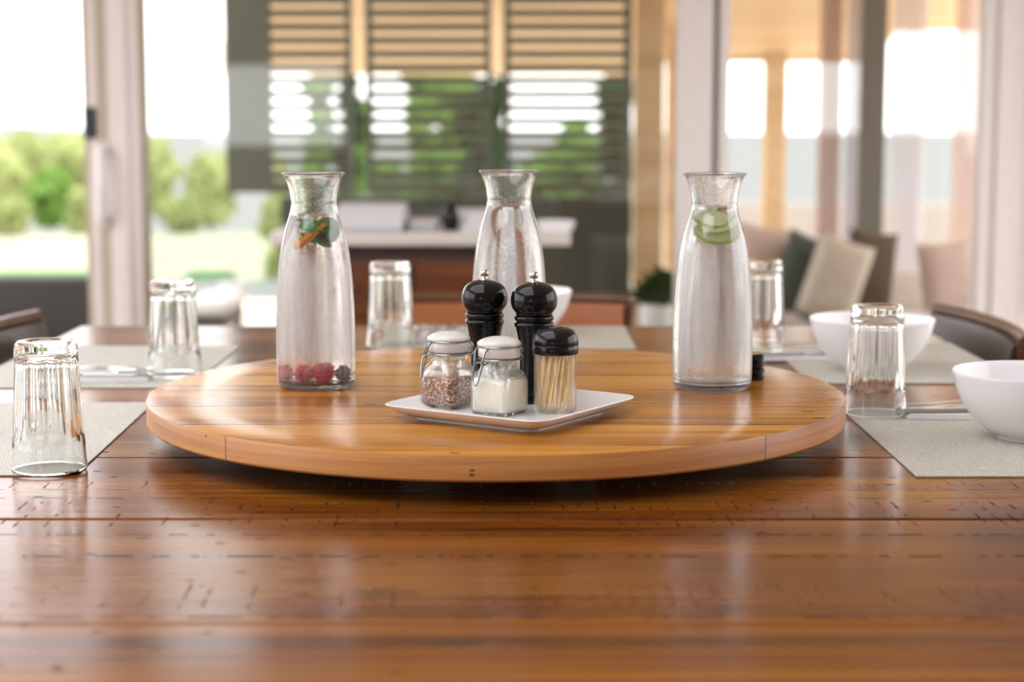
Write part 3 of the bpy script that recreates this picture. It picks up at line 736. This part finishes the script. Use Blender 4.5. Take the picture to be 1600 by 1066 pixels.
# ------------------------------------------------------------------ carafes
PR = [(0, 0), (.040, 0), (.046, .0012), (.0500, .005), (.0517, .012), (.0522, .03), (.0522, .065), (.0517, .095), (.0504, .125), (.0487, .15), (.0462, .172),
      (.0428, .192), (.0388, .208), (.0345, .222), (.0312, .233), (.0300, .242), (.0304, .250), (.0325, .262), (.0358, .273), (.0392, .2795), (.0412, .2812), (.0415, .2822), (.0408, .2830), (.0392, .2822)]
def dens(prof, k=3):
    P = smoothpath([(a, 0, b) for a, b in prof], k); return [(max(0, p.x), p.z) for p in P]
def rad_at(z):
    for (r0, a), (r1, b) in zip(PR[1:], PR[2:]):
        if a <= z <= b and b > a: return r0+(r1-r0)*(z-a)/(b-a)
    return .05
WT = .0026
def carafe(x, y, level, frost, water, label):
    t = empty('carafe', (x, y, SZ1)); tag(t, label, 'carafe', 'water carafes on the lazy susan')
    outer = dens(PR[1:], 3); outer = [(0, 0)]+outer
    inner = [(max(.0, r-WT), z) for r, z in outer if .012 < z < .279]
    inner = inner[::-1]+[(.040, .0095), (.030, .0072), (0, .0068)]
    prof = outer+inner; no = len(outer)
    obj('body', L(prof, 72, mi=lambda k: 0 if k < no-2 else 1), [frost, MT['carafe']], t, angle=180)
    wp = [(0, .0066), (.031, .0069), (.041, .0092)]+[(r-WT+.0003, z) for r, z in outer if .012 < z < level-.003]
    rl = rad_at(level)-WT+.0003
    wp += [(rl, level), (rl-.002, level-.0007), (0, level-.001)]
    wo_ = obj('water', L(wp, 72), water, angle=60); wo_.location = (x, y, SZ1)
    tag(wo_, {'b': 'water in the berry carafe at left', 'p': 'plain water in the middle carafe', 'l': 'water in the lime carafe at right'}[label[0] if False else {'frost_l': 'b', 'frost_c': 'p', 'frost_r': 'l'}[[k for k in ('frost_l', 'frost_c', 'frost_r') if MT[k] is frost][0]]], 'water', 'water in the carafes')
    return t
CL = (-.2600, 2.342); CC = (-.0040, 2.44); CR = (.2640, 2.325)
carafe(*CL, .228, MT['frost_l'], MT['water_pink'], 'frosted glass carafe with mint, orange and berries, leftmost')
carafe(*CC, .236, MT['frost_c'], MT['water'], 'plain glass water carafe behind the two black mills')
carafe(*CR, .240, MT['frost_r'], MT['water'], 'fogged glass carafe with lime slices, rightmost')
# droplets are in the wall's surface; fruit inside
def slice_(name, r, th, rindm, fleshm, loc, rot, lab, cat, grp):
    t = empty(name, loc); t.rotation_euler = rot; tag(t, lab, cat, grp)
    obj('rind', L([(r-.0015, -th/2), (r, -th/2), (r, th/2), (r-.0015, th/2)], 40, closed=True), rindm, t)
    obj('flesh', L([(0, -th/2), (r-.0015, -th/2), (r-.0015, th/2), (0, th/2)], 40), fleshm, t)
    return t
def leaf(L_, W_, seed):
    bm = bmesh.new(); n = 10; rows = []
    for i in range(n+1):
        u = i/n; wd = W_*sin(pi*min(1, u*1.0))**.8*(1-.25*u); row = []
        for j in range(7):
            v = -1+j/3; row.append(bm.verts.new((L_*u, v*wd*(1+.06*((i) % 2)), .003*sin(u*6+seed)+.0025*v*v-.001*abs(v)*((i % 2)))))
        rows.append(row)
    for a, b in zip(rows, rows[1:]):
        for j in range(6): bm.faces.new((a[j], a[j+1], b[j+1], b[j]))
    bmesh.ops.remove_doubles(bm, verts=bm.verts, dist=.0001)
    bmesh.ops.solidify(bm, geom=bm.faces[:], thickness=.0005)
    return bm
zb = SZ1
leaves = [(-.020, -.022, .219, 5, -8, 60, 20, 'broad mint leaf at the left of the berry carafe'), (-.006, -.026, .222, -25, 18, -10, 20, 'mint leaf floating across the front of the berry carafe'),
          (.004, -.024, .216, 30, 14, 15, 22, 'mint leaf at the right front of the berry carafe'), (-.016, -.012, .209, 60, 25, 40, 24, 'mint leaf sinking behind the orange slice'),
          (-.002, .006, .224, 150, 6, 10, 24, 'mint leaf at the back of the berry carafe'), (.010, .000, .213, -60, 35, 70, 24, 'folded mint leaf upright in the berry carafe')]
for k, (dx, dy, dz, rz, ry, rx, ln, lab) in enumerate(leaves):
    o = obj('mint_leaf', leaf(ln/1000*1.35, .0115, k), MT['mint']); o.location = (CL[0]+dx*.8, CL[1]+dy*.8, zb+dz-.008)
    o.rotation_euler = (R(rx), R(ry), R(rz)); tag(o, lab, 'mint leaf', 'mint leaves in the berry carafe')
slice_('orange_slice', .0235, .005, MT['peel'], MT['pith'], (CL[0]-.004, CL[1]-.015, zb+.199), (R(5), R(-42), 0), 'orange slice standing on edge among the mint leaves', 'orange slice', None)
slice_('cucumber_slice', .017, .005, MT['cuke'], MT['cuke'], (CL[0]+.016, CL[1]-.010, zb+.207), (R(70), R(15), R(-20)), 'dark green slice at the right of the mint leaves', 'cucumber slice', None)
G = 'lime slices in the right carafe'
slice_('lime_slice', .024, .0045, MT['lime_rind'], MT['lime_flesh'], (CR[0]+.002, CR[1]-.003, zb+.202), (R(24), R(4), 0), 'lowest lime slice in the fogged carafe', 'lime slice', G)
slice_('lime_slice', .021, .004, MT['lime_rind'], MT['lime_flesh'], (CR[0]+.004, CR[1]-.003, zb+.212), (R(20), R(-10), 0), 'middle lime slice tilted to the right in the fogged carafe', 'lime slice', G)
slice_('lime_slice', .020, .004, MT['lime_rind'], MT['lime_flesh'], (CR[0]-.004, CR[1]+.002, zb+.222), (R(28), R(10), 0), 'topmost lime slice near the water surface in the fogged carafe', 'lime slice', G)
def berry(r, seed):
    rnd = random.Random(seed); bm = bmesh.new()
    n = 5
    for j in range(n):
        ph = pi*(j+.6)/(n+.4); q = r*sin(ph)*.82; cnt = max(1, int(2*pi*q/(r*.52)))
        for i in range(cnt):
            a = 2*pi*(i+.5*(j % 2))/cnt
            m_ = Matrix.Translation((q*cos(a), q*sin(a), -r*1.05*cos(ph)*.95))
            bmesh.ops.create_icosphere(bm, subdivisions=1, radius=r*.34, matrix=m_)
    bmesh.ops.create_icosphere(bm, subdivisions=2, radius=r*.85)
    return bm
for dx, dy, r, mt, lab, cat, nm in ((.013, -.034, .0105, 'raspberry', 'bright raspberry at the front bottom of the berry carafe', 'raspberry', 'raspberry'),
        (.0345, -.019, .0100, 'darkberry', 'dark berry at the bottom right of the berry carafe', 'berry', 'dark_berry'),
        (-.012, -.006, .010, 'raspberry', 'raspberry in the bottom middle of the berry carafe', 'raspberry', 'raspberry'),
        (-.033, -.004, .010, 'raspberry', 'raspberry at the bottom left of the berry carafe', 'raspberry', 'raspberry'),
        (.004, .020, .010, 'raspberry', 'raspberry at the bottom rear of the berry carafe', 'raspberry', 'raspberry')):
    o = obj(nm, berry(r, 3), MT[mt]); o.location = (CL[0]+dx, CL[1]+dy, zb+.0070+r*1.25); tag(o, lab, cat, 'raspberries in the left carafe' if nm == 'raspberry' else None)

# ------------------------------------------------------------------ tumblers (turned upside down)
def tumbler(x, y, label, rz=0):
    H = .152; NF = 12
    t = empty('tumbler', (x, y, ZT+.0022), rz); tag(t, label, 'glass', 'upturned fluted tumblers around the table')
    def R0(z): return .0435-(.0435-.0355)*(z/H)**.95
    rows = []; zz = [0, .001, .003, .012, .024, .034, .036, .038, .042, .048, .06, .075, .09, .105, .118, .126, .131, .134, .137, .143, .148, .1505, .1518, .152]
    for z in zz:
        r = R0(z)
        if z > .146: r -= .0035*((z-.146)/.006)**2
        if z < .001: r -= .0008
        rows.append((r, z))
    def rf(q, a, z, k):
        if k >= len(rows): return q
        s = min(1, max(0, (z-.0345)/.006))*min(1, max(0, (.134-z)/.004))
        if s <= 0: return q
        w_ = 2*pi/NF; aa = ((a+w_/2) % w_)-w_/2
        pol = q*cos(w_/2)/cos(aa)
        return q-(q-pol)*s*2.1+ -.0004*s
    inn = [(.0416-(.0416-.0318)*(z/.134)**.95, z) for z in (.128, .12, .105, .09, .06, .04, .02, .004, .001)]
    prof = rows+[(.026, .1522), (.02, .1500), (0, .1495), (0, .1385), (.022, .1380), (.029, .1350)]+inn
    rows2 = rows
    obj('glass_wall', L(prof, 144, closed=True, rf=rf), MT['glass'], t, angle=60)
    return t
T1 = tumbler(-.5430, 2.0560, 'nearest left upturned glass tumbler, on the front corner of a placemat')
for (x, y, lab, rz) in ((-.5400, 2.822, 'upturned glass tumbler on the far left placemat', .1), (-.218, 3.178, 'upturned glass tumbler on the far side between left and middle carafes', .2),
                        (.5055, 2.446, 'upturned glass tumbler beside the near right placemat and white bowl', .13), (.452, 3.205, 'upturned glass tumbler partly behind the right carafe', .05)):
    c = copy_tree(T1); c.location = (x, y, ZT+.0022); c.rotation_euler = (0, 0, rz); c['label'] = lab

# ------------------------------------------------------------------ bowls
def bowl(x, y, label):
    t = empty('bowl', (x, y, ZT+.0022)); tag(t, label, 'bowl', 'white bowls on the placemats')
    out = [(0, .002), (.036, .002), (.038, 0), (.042, 0), (.043, .004), (.055, .010), (.070, .022), (.084, .040), (.094, .060), (.0995, .080), (.1005, .0855), (.0998, .0868), (.0985, .0862)]
    inn = [(.0970, .080), (.0915, .061), (.081, .042), (.067, .025), (.050, .013), (.03, .009), (0, .008)]
    obj('vessel', L(dens(out[1:], 2)+inn, 72), MT['white_china'], t, angle=50)
    return t
b = bowl(.668, 2.262, 'white china bowl on the near right placemat, cut by the frame')
for x, y, lab in ((.584, 2.868, 'white china bowl on the far right placemat behind a tumbler'), (.012, 3.33, 'white china bowl on the far placemat behind the black mills')):
    c = copy_tree(b); c.location = (x, y, ZT+.0022); c['label'] = lab

# ------------------------------------------------------------------ placemats
def placemat(x0, x1, y0, y1, lab, rz=0, curl=False):
    cx, cy = (x0+x1)/2, (y0+y1)/2; bm = bmesh.new(); nx, ny = 30, 40; g = []
    for i in range(nx+1):
        row = []
        for j in range(ny+1):
            x = (x0-cx)+(x1-x0)*i/nx; y = (y0-cy)+(y1-y0)*j/ny; z = .0004
            if curl:   # slightly lifted and wavy near corner
                d = sqrt((x-(x1-cx))**2+(y-(y0-cy))**2); z += .004*max(0, 1-d/.07)**2
                if y < (y0-cy)+.02: x_ = x; y += .006*max(0, (1-abs((x-(x1-cx)+.02))/.05))
            row.append(bm.verts.new((x, y, z)))
        g.append(row)
    for i in range(nx):
        for j in range(ny): bm.faces.new((g[i][j], g[i+1][j], g[i+1][j+1], g[i][j+1]))
    ext = bmesh.ops.extrude_face_region(bm, geom=bm.faces[:])
    for v in [e for e in ext['geom'] if isinstance(e, bmesh.types.BMVert)]: v.co.z += .0014
    o = obj('placemat', bm, MT['mat'], angle=50); o.location = (cx, cy, ZT); o.rotation_euler = (0, 0, rz)
    return tag(o, lab, 'placemat', 'woven placemats around the table')
placemat(.466, .80, 2.016, 2.50, 'woven grey placemat near right, beneath the cut off bowl')
placemat(.466, .80, 2.735, 3.23, 'woven grey placemat far right, beneath the second bowl')
placemat(-.85, -.512, 2.020, 2.545, 'woven grey placemat near left with a curled front corner', R(1.5), True)
placemat(-.85, -.492, 2.690, 3.185, 'woven grey placemat far left beneath an upturned tumbler')
placemat(-.245, .222, 3.145, 3.485, 'woven grey placemat on the far side behind the lazy susan')

# ------------------------------------------------------------------ cutlery and napkins
def strip(rows, th=.0016, n=1):
    bm = bmesh.new(); A = []; Bq = []
    for x, w_, z in rows:
        A.append([bm.verts.new((x, s*w_, z+(.0025*(abs(s)) if w_ > .012 else 0))) for s in (-1, -.5, 0, .5, 1)])
        Bq.append([bm.verts.new((x, s*w_*.94, z+th+(.0025*(abs(s)) if w_ > .012 else 0))) for s in (-1, -.5, 0, .5, 1)])
    for g in (A, Bq):
        for a, b in zip(g, g[1:]):
            for j in range(4): bm.faces.new((a[j], a[j+1], b[j+1], b[j]))
    for i in range(len(A)-1):
        for j in (0, 4): bm.faces.new((A[i][j], A[i+1][j], Bq[i+1][j], Bq[i][j]))
    for i in (0, -1):
        for j in range(4): bm.faces.new((A[i][j], A[i][j+1], Bq[i][j+1], Bq[i][j]))
    return bm
def spoon(x, y, z, rz, lab):
    t = empty('spoon', (x, y, z), rz); tag(t, lab, 'spoon', 'spoons on the napkins')
    obj('handle', strip([(0, .006, .001), (.04, .0075, .0015), (.09, .0035, .006), (.125, .003, .005)]), MT['steel'], t)
    obj('bowl', strip([(.124, .003, .005), (.135, .011, .003), (.15, .016, .0006), (.168, .0165, .0004), (.182, .012, .002), (.19, .004, .004)]), MT['steel'], t); return t
def knife(x, y, z, rz, lab):
    t = empty('knife', (x, y, z), rz); tag(t, lab, 'knife', 'knives on the napkins')
    obj('handle', strip([(0, .007, .001), (.01, .009, .001), (.06, .0075, .001), (.10, .006, .001)], .005), MT['steel'], t)
    obj('blade', strip([(.10, .0055, .002), (.12, .009, .002), (.18, .0095, .002), (.205, .007, .002), (.215, .001, .002)], .0014), MT['steel'], t); return t
def fork(x, y, z, rz, lab):
    t = empty('fork', (x, y, z), rz); tag(t, lab, 'fork', 'forks on the napkins')
    obj('handle', strip([(0, .006, .001), (.04, .007, .0015), (.09, .0035, .006), (.12, .003, .006), (.135, .011, .003), (.145, .0119, .002)]), MT['steel'], t)
    for k in range(4):
        yy = -.0099+.0066*k; obj('tine', B(.143, .19, yy-.0018, yy+.0018, .002, .0035), MT['steel'], t, smooth=False)
    return t
def napkin(x, y, w_, d_, rz, lab):
    bm = bmesh.new()
    for k in range(3): box(bm, -w_/2+.002*k, w_/2-.001*k, -d_/2+.0015*k, d_/2, .0025*k, .0025*k+.0023, .0008, 1)
    o = obj('napkin', bm, MT['napkin']); o.location = (x, y, ZT+.002); o.rotation_euler = (0, 0, rz)
    return tag(o, lab, 'napkin', 'folded napkins at the place settings')
ZN = ZT+.0098
for (x, y, rz, w, m_) in ((.640, 2.440, .0, 'beside the near right bowl', 1), (-.67, 2.78, .05, 'on the far left placemat', -1), (.50, 3.03, .1, 'on the far right placemat by the tumbler', 1), (-.145, 3.32, 1.5, 'at the far side beside the tumbler', 1), (-.78, 2.28, .05, 'on the near left placemat behind the tumbler', -1)):
    napkin(x, y, .20 if abs(rz) < 1 else .2, .085, rz, 'folded white napkin '+w)
    c, s = cos(rz), sin(rz)
    def rel(a, b_): return (x+a*c-b_*s, y+a*s+b_*c)
    knife(*rel(-.105, -.026), ZN, rz, 'steel knife lying on the napkin '+w)
    fork(*rel(-.095, .0), ZN, rz+.02, 'steel fork lying on the napkin '+w)
    spoon(*rel(-.095, .028), ZN, rz+.03, 'steel spoon lying on the napkin '+w)

# ------------------------------------------------------------------ tray and what stands on it
TRX, TRY, TA = -.0010, 2.108, R(11.6+45)
t = empty('serving_tray', (TRX, TRY, SZ1), TA); tag(t, 'square white china tray holding the jars and mills', 'tray')
p = 11
prof = [(0, .0035, p), (.078, .0035, p), (.080, 0, p), (.086, 0, p), (.087, .003, p), (.094, .0045, p), (.104, .009, p), (.1125, .0155, p), (.1145, .0182, p), (.1140, .0192, p), (.1125, .0188, p), (.103, .0125, p), (.094, .0085, p), (.088, .0070, p), (.05, .0066, p), (0, .0065, p)]
obj('dish', L(prof, 192), MT['tray_china'], t, angle=50)
ZD = SZ1+.0067
def ring_path(r, z, n=40, cx=0, cy=0): return [(cx+r*cos(2*pi*i/n), cy+r*sin(2*pi*i/n), z) for i in range(n)]
def clamp_jar(x, y, rz, clasp, label, fill_lab, fillm, name_fill, lvl, lump):
    t = empty('clip_top_jar', (x, y, ZD), rz); tag(t, label, 'jar', 'clip top spice jars on the tray')
    P = 11; a = .0262
    out = [(0, .0012, P), (a-.006, .0012, P), (a-.004, 0, P), (a-.0015, .0006, P), (a, .004, P), (a, .038, P), (a-.0005, .044, 5), (a-.002, .049, 4), (a-.005, .0535, 3), (.0215, .0565, 2), (.0208, .0575, 2), (.0228, .0590, 2), (.0222, .0605, 2), (.0228, .0620, 2), (.0232, .0640, 2), (.0222, .0655, 2), (.0195, .0655, 2)]
    inn = [(.0185, .0645, 2), (.0180, .060, 2), (.0190, .0565, 2), (a-.0075, .052, 3), (a-.0042, .048, 4), (a-.0025, .043, 5), (a-.002, .038, P), (a-.002, .006, P), (a-.004, .0038, P), (0, .0035, P)]
    obj('body', L(out+inn, 96), MT['jar_glass'], t, angle=45)
    obj('gasket', L([(.017, .0656), (.0236, .0656), (.0239, .0664), (.0236, .0672), (.017, .0672)], 48, closed=True), MT['rubber'], t)
    lid = obj('lid', L([(0, .0673), (.0235, .0673), (.0250, .0690), (.0252, .0790), (.0240, .0805), (.0240, .0812), (.0262, .0822), (.0264, .0842), (.0245, .0862), (.0200, .0888), (.0130, .0908), (.006, .0916), (0, .0918)], 64), MT['cer_lid'], t, angle=50)
    bm = bmesh.new(); tube(bm, ring_path(.0253, .0808), .0011, 6, closed=True)
    tube(bm, ring_path(.0240, .0655), .0011, 6, closed=True); obj('wire_band', bm, MT['dark_wire'], t)
    # clasp at one side (local direction clasp), hinge at the other
    d = Vector((cos(clasp), sin(clasp), 0)); e = Vector((-sin(clasp), cos(clasp), 0)); U = Vector((0, 0, 1))
    bm = bmesh.new()
    for s in (-1, 1):
        tube(bm, smoothpath([d*.0225+e*s*.0105+U*.081, d*.0262+e*s*.011+U*.076, d*.0285+e*s*.0095+U*.069, d*.0290+e*s*.008+U*.0625], 5), .0011, 6)
        tube(bm, smoothpath([d*.0215+e*s*.0085+U*.0628, d*.028+e*s*.0085+U*.0605, d*.030+e*s*.008+U*.064, d*.028+e*s*.0078+U*.0665], 5), .0011, 6)
    tube(bm, [d*.0290-e*.008+U*.0625, d*.0290+e*.008+U*.0625], .0009, 6)
    obj('clasp', bm, MT['dark_wire'], t)
    bm = bmesh.new()
    tube(bm, smoothpath([d*.0290+e*.0075+U*.063, d*.0320+e*.0078+U*.052, d*.0335+e*.005+U*.040, d*.0338+U*.0355, d*.0335-e*.005+U*.040, d*.0320-e*.0078+U*.052, d*.0290-e*.0075+U*.063], 6), .0011, 6)
    obj('lever', bm, MT['dark_wire'], t)
    bm = bmesh.new(); d2_ = -d
    for s in (-1, 1):
        tube(bm, smoothpath([d2_*.0235+e*s*.006+U*.081, d2_*.0285+e*s*.006+U*.075, d2_*.0275+e*s*.005+U*.069, d2_*.030+e*s*.005+U*.066, d2_*.0245+e*s*.006+U*.0628], 5), .0011, 6)
    obj('hinge', bm, MT['dark_wire'], t)
    # contents
    q = a-.0023
    rows = [(0, .0040, P), (q-.002, .0042, P), (q, .0068, P), (q, lvl-.003, P), (q-.001, lvl, P), (q*.6, lvl+lump*.6, 3), (q*.25, lvl+lump, 2), (0, lvl+lump, 2)]
    def rf(r, an, z, k): return r*(1+.0*z) if z < lvl-.002 else r*(1+.05*sin(an*3+1))
    o = obj(name_fill, L(rows, 96, rf=rf), fillm, angle=60); o.location = (x, y, ZD); o.rotation_euler = (0, 0, rz)
    tag(o, fill_lab, 'salt' if name_fill == 'coarse_salt' else 'spice', None, 'stuff'); return t
clamp_jar(-.0150, 2.0860, R(-33), R(214+33), 'clip top glass jar of white salt at the front of the tray', 'coarse white salt filling the front glass jar', MT['salt'], 'coarse_salt', .041, .003)
clamp_jar(-.0765, 2.1360, R(-40), R(192+40), 'clip top glass jar of chilli flakes at the left of the tray', 'red brown chilli flakes in the left glass jar', MT['spice'], 'chilli_flakes', .037, .002)

# toothpick holder
PX, PY = .0518, 2.0985
t = empty('toothpick_holder', (PX, PY, ZD)); tag(t, 'clear round toothpick holder with a black domed lid', 'toothpick holder')
obj('cup', L([(0, .001), (.022, .001), (.0240, 0), (.0255, .002), (.0262, .006), (.0262, .012), (.0256, .0135), (.0256, .0725), (.0244, .0725), (.0244, .006), (.022, .0035), (0, .003)], 64), MT['clear_plastic'], t, angle=45)
obj('lid', L([(.0250, .0700), (.0268, .0700), (.0274, .0710), (.0276, .0800), (.0272, .0805), (.0276, .0812), (.0274, .086), (.0258, .0925), (.0222, .0975), (.0165, .1003), (.0100, .1012), (.0095, .1020), (.004, .1020), (0, .1018), (0, .098), (.015, .097), (.023, .0925), (.0252, .086)], 64, closed=True), MT['black_plastic'], t, angle=45)
pk = None
bmp = bmesh.new(); tube(bmp, [(0, 0, 0), (0, 0, .004), (0, 0, .008), (0, 0, .058), (0, 0, .061), (0, 0, .0650)], [.0002, .0007, .0010, .0010, .0007, .0002], 6)
rnd = random.Random(5)
for k in range(54):
    if k < 36: a0 = 2*pi*k/36+rnd.uniform(-.05, .05); r0 = .0213
    else: a0 = rnd.uniform(0, 2*pi); r0 = rnd.uniform(.004, .017)
    sw = rnd.gauss(.45, .22) if k < 36 else rnd.gauss(.3, .4)
    a1 = a0+sw; r1 = min(.0222, r0+rnd.uniform(-.001, .0012))
    p0 = Vector((r0*cos(a0), r0*sin(a0), .0042)); p1 = Vector((r1*cos(a1), r1*sin(a1), .068))
    if k == 0: o = obj('toothpick', bmp, MT['pick']); pk = o
    else: o = pk.copy(); COL.objects.link(o)
    o.location = Vector((PX, PY, ZD))+p0
    o.rotation_mode = 'QUATERNION'; o.rotation_quaternion = (p1-p0).to_track_quat('Z', 'Y')
    tag(o, 'pale wooden toothpick standing in the clear holder', 'toothpick', 'toothpicks in the clear holder')

# mills
def mill(x, y, label, rz=0):
    t = empty('pepper_mill', (x, y, ZD), rz); tag(t, label, 'pepper mill', 'black mills on the tray')
    base = [(0, 0), (.0225, 0), (.0238, .002), (.0240, .008), (.0232, .012), (.0215, .016), (.0200, .024), (.0185, .036), (.0178, .050), (.0182, .064), (.0198, .078), (.0218, .088), (.0228, .0925), (.0238, .094), (.0245, .0965), (.0238, .099), (.0222, .0998), (.0218, .1005), (.0236, .1018), (.0242, .1045), (.0236, .107), (.0205, .1078), (0, .1078)]
    obj('base', L(dens(base[1:-1], 2)+[(0, .1078)], 56, cap0=True), MT['black_gloss'], t, angle=50)
    head = [(.019, .1079), (.0222, .1085), (.0225, .1105), (.0245, .113), (.0272, .1175), (.0285, .1235), (.0284, .1295), (.0268, .1360), (.0232, .1415), (.0175, .1455), (.0105, .1478), (.007, .1486)]
    obj('head', L(dens(head, 3)+[(0, .1488)], 56, cap0=True), MT['black_gloss'], t, angle=60)
    obj('knob', L([(0, .1486), (.0058, .1486), (.0052, .1496), (.0036, .1504), (.0034, .1524), (.0046, .1534), (.0053, .1552), (.0055, .1572), (.0050, .1594), (.0034, .1608), (0, .1612)], 24, rf=lambda q, a, z, k: q*(1+(.05*cos(12*a) if z > .154 else 0))), MT['steel'], t)
    return t
mm = mill(-.0340, 2.200, 'glossy black pepper mill, left one of the two, behind the jars')
c = copy_tree(mm); c.location = (.0270, 2.170, ZD); c['label'] = 'glossy black pepper mill, right one of the two, beside the toothpick holder'
# ribbed black stopper behind the right carafe
o = obj('ribbed_stopper', L([(0, 0), (.018, 0), (.0195, .002), (.0195, .006), (.017, .008), (.0195, .010), (.0195, .015), (.017, .017), (.0195, .019), (.0195, .024), (.017, .026), (.019, .028), (.019, .033), (.016, .036), (0, .036)], 40), MT['black_plastic'])
o.location = (.3250, 2.405, SZ1); tag(o, 'black ribbed stopper standing behind the right carafe', 'stopper')

# ------------------------------------------------------------------ chairs
def chair(x, y, rz, leather, label):
    """low backed dining chair, faces +x local; back at -x"""
    t = empty('dining_chair', (x, y, 0), rz); tag(t, label, 'chair', 'leather dining chairs around the table')
    obj('seat', B(-.22, .24, -.245, .245, .42, .49, .02, 3), leather, t)
    obj('seat_frame', B(-.23, .23, -.24, .24, .37, .42, .004), MT['chair_wood'], t, smooth=False)
    # gently curved back pad between posts
    bm = bmesh.new(); n = 16; f = []; g = []
    for i in range(n+1):
        v = -1+2*i/n; yy = v*.255; xx = -.245+.035*v*v
        f.append([bm.verts.new((xx+.02+sl, yy, zz)) for zz, sl in ((.56, .012), (.60, .016), (.68, .008), (.745, .0), (.76, -.004))])
        g.append([bm.verts.new((xx-.018+sl, yy, zz)) for zz, sl in ((.56, .012), (.60, .006), (.68, -.002), (.745, -.008), (.76, -.006))])
    for G_ in (f, g):
        for a, b in zip(G_, G_[1:]):
            for j in range(4): bm.faces.new((a[j], a[j+1], b[j+1], b[j]))
    for i in range(n):
        for j in (0, 4): bm.faces.new((f[i][j], f[i+1][j], g[i+1][j], g[i][j]))
    for i in (0, n):
        for j in range(4): bm.faces.new((f[i][j], f[i][j+1], g[i][j+1], g[i][j]))
    obj('backrest', bm, leather, t)
    bm = bmesh.new(); pts = []
    for i in range(n+1):
        v = -1+2*i/n; pts.append((-.247+.035*v*v, v*.272, .768))
    tube(bm, pts, .013, 10); obj('top_rail', bm, MT['chair_wood'], t)
    for s in (-1, 1):
        bm = bmesh.new(); tube(bm, [(-.235, s*.225, 0), (-.222, s*.235, .40), (-.212, s*.268, .765)], [.014, .018, .014], 10); obj('leg', bm, MT['chair_wood'], t)
        bm = bmesh.new(); tube(bm, [(.215, s*.225, 0), (.205, s*.22, .38)], [.013, .019], 10); obj('leg', bm, MT['chair_wood'], t)
    return t
chair(.925-.245, 3.37, R(180+3), MT['leather_dark'], 'dark leather dining chair at the right side of the table')
chair(-.985+.245, 3.24, R(-2), MT['leather_dark'], 'dark brown leather dining chair at the left side of the table')
chair(-.015, 3.62, R(-90), MT['leather_rust'], 'rust leather dining chair at the far side of the table')
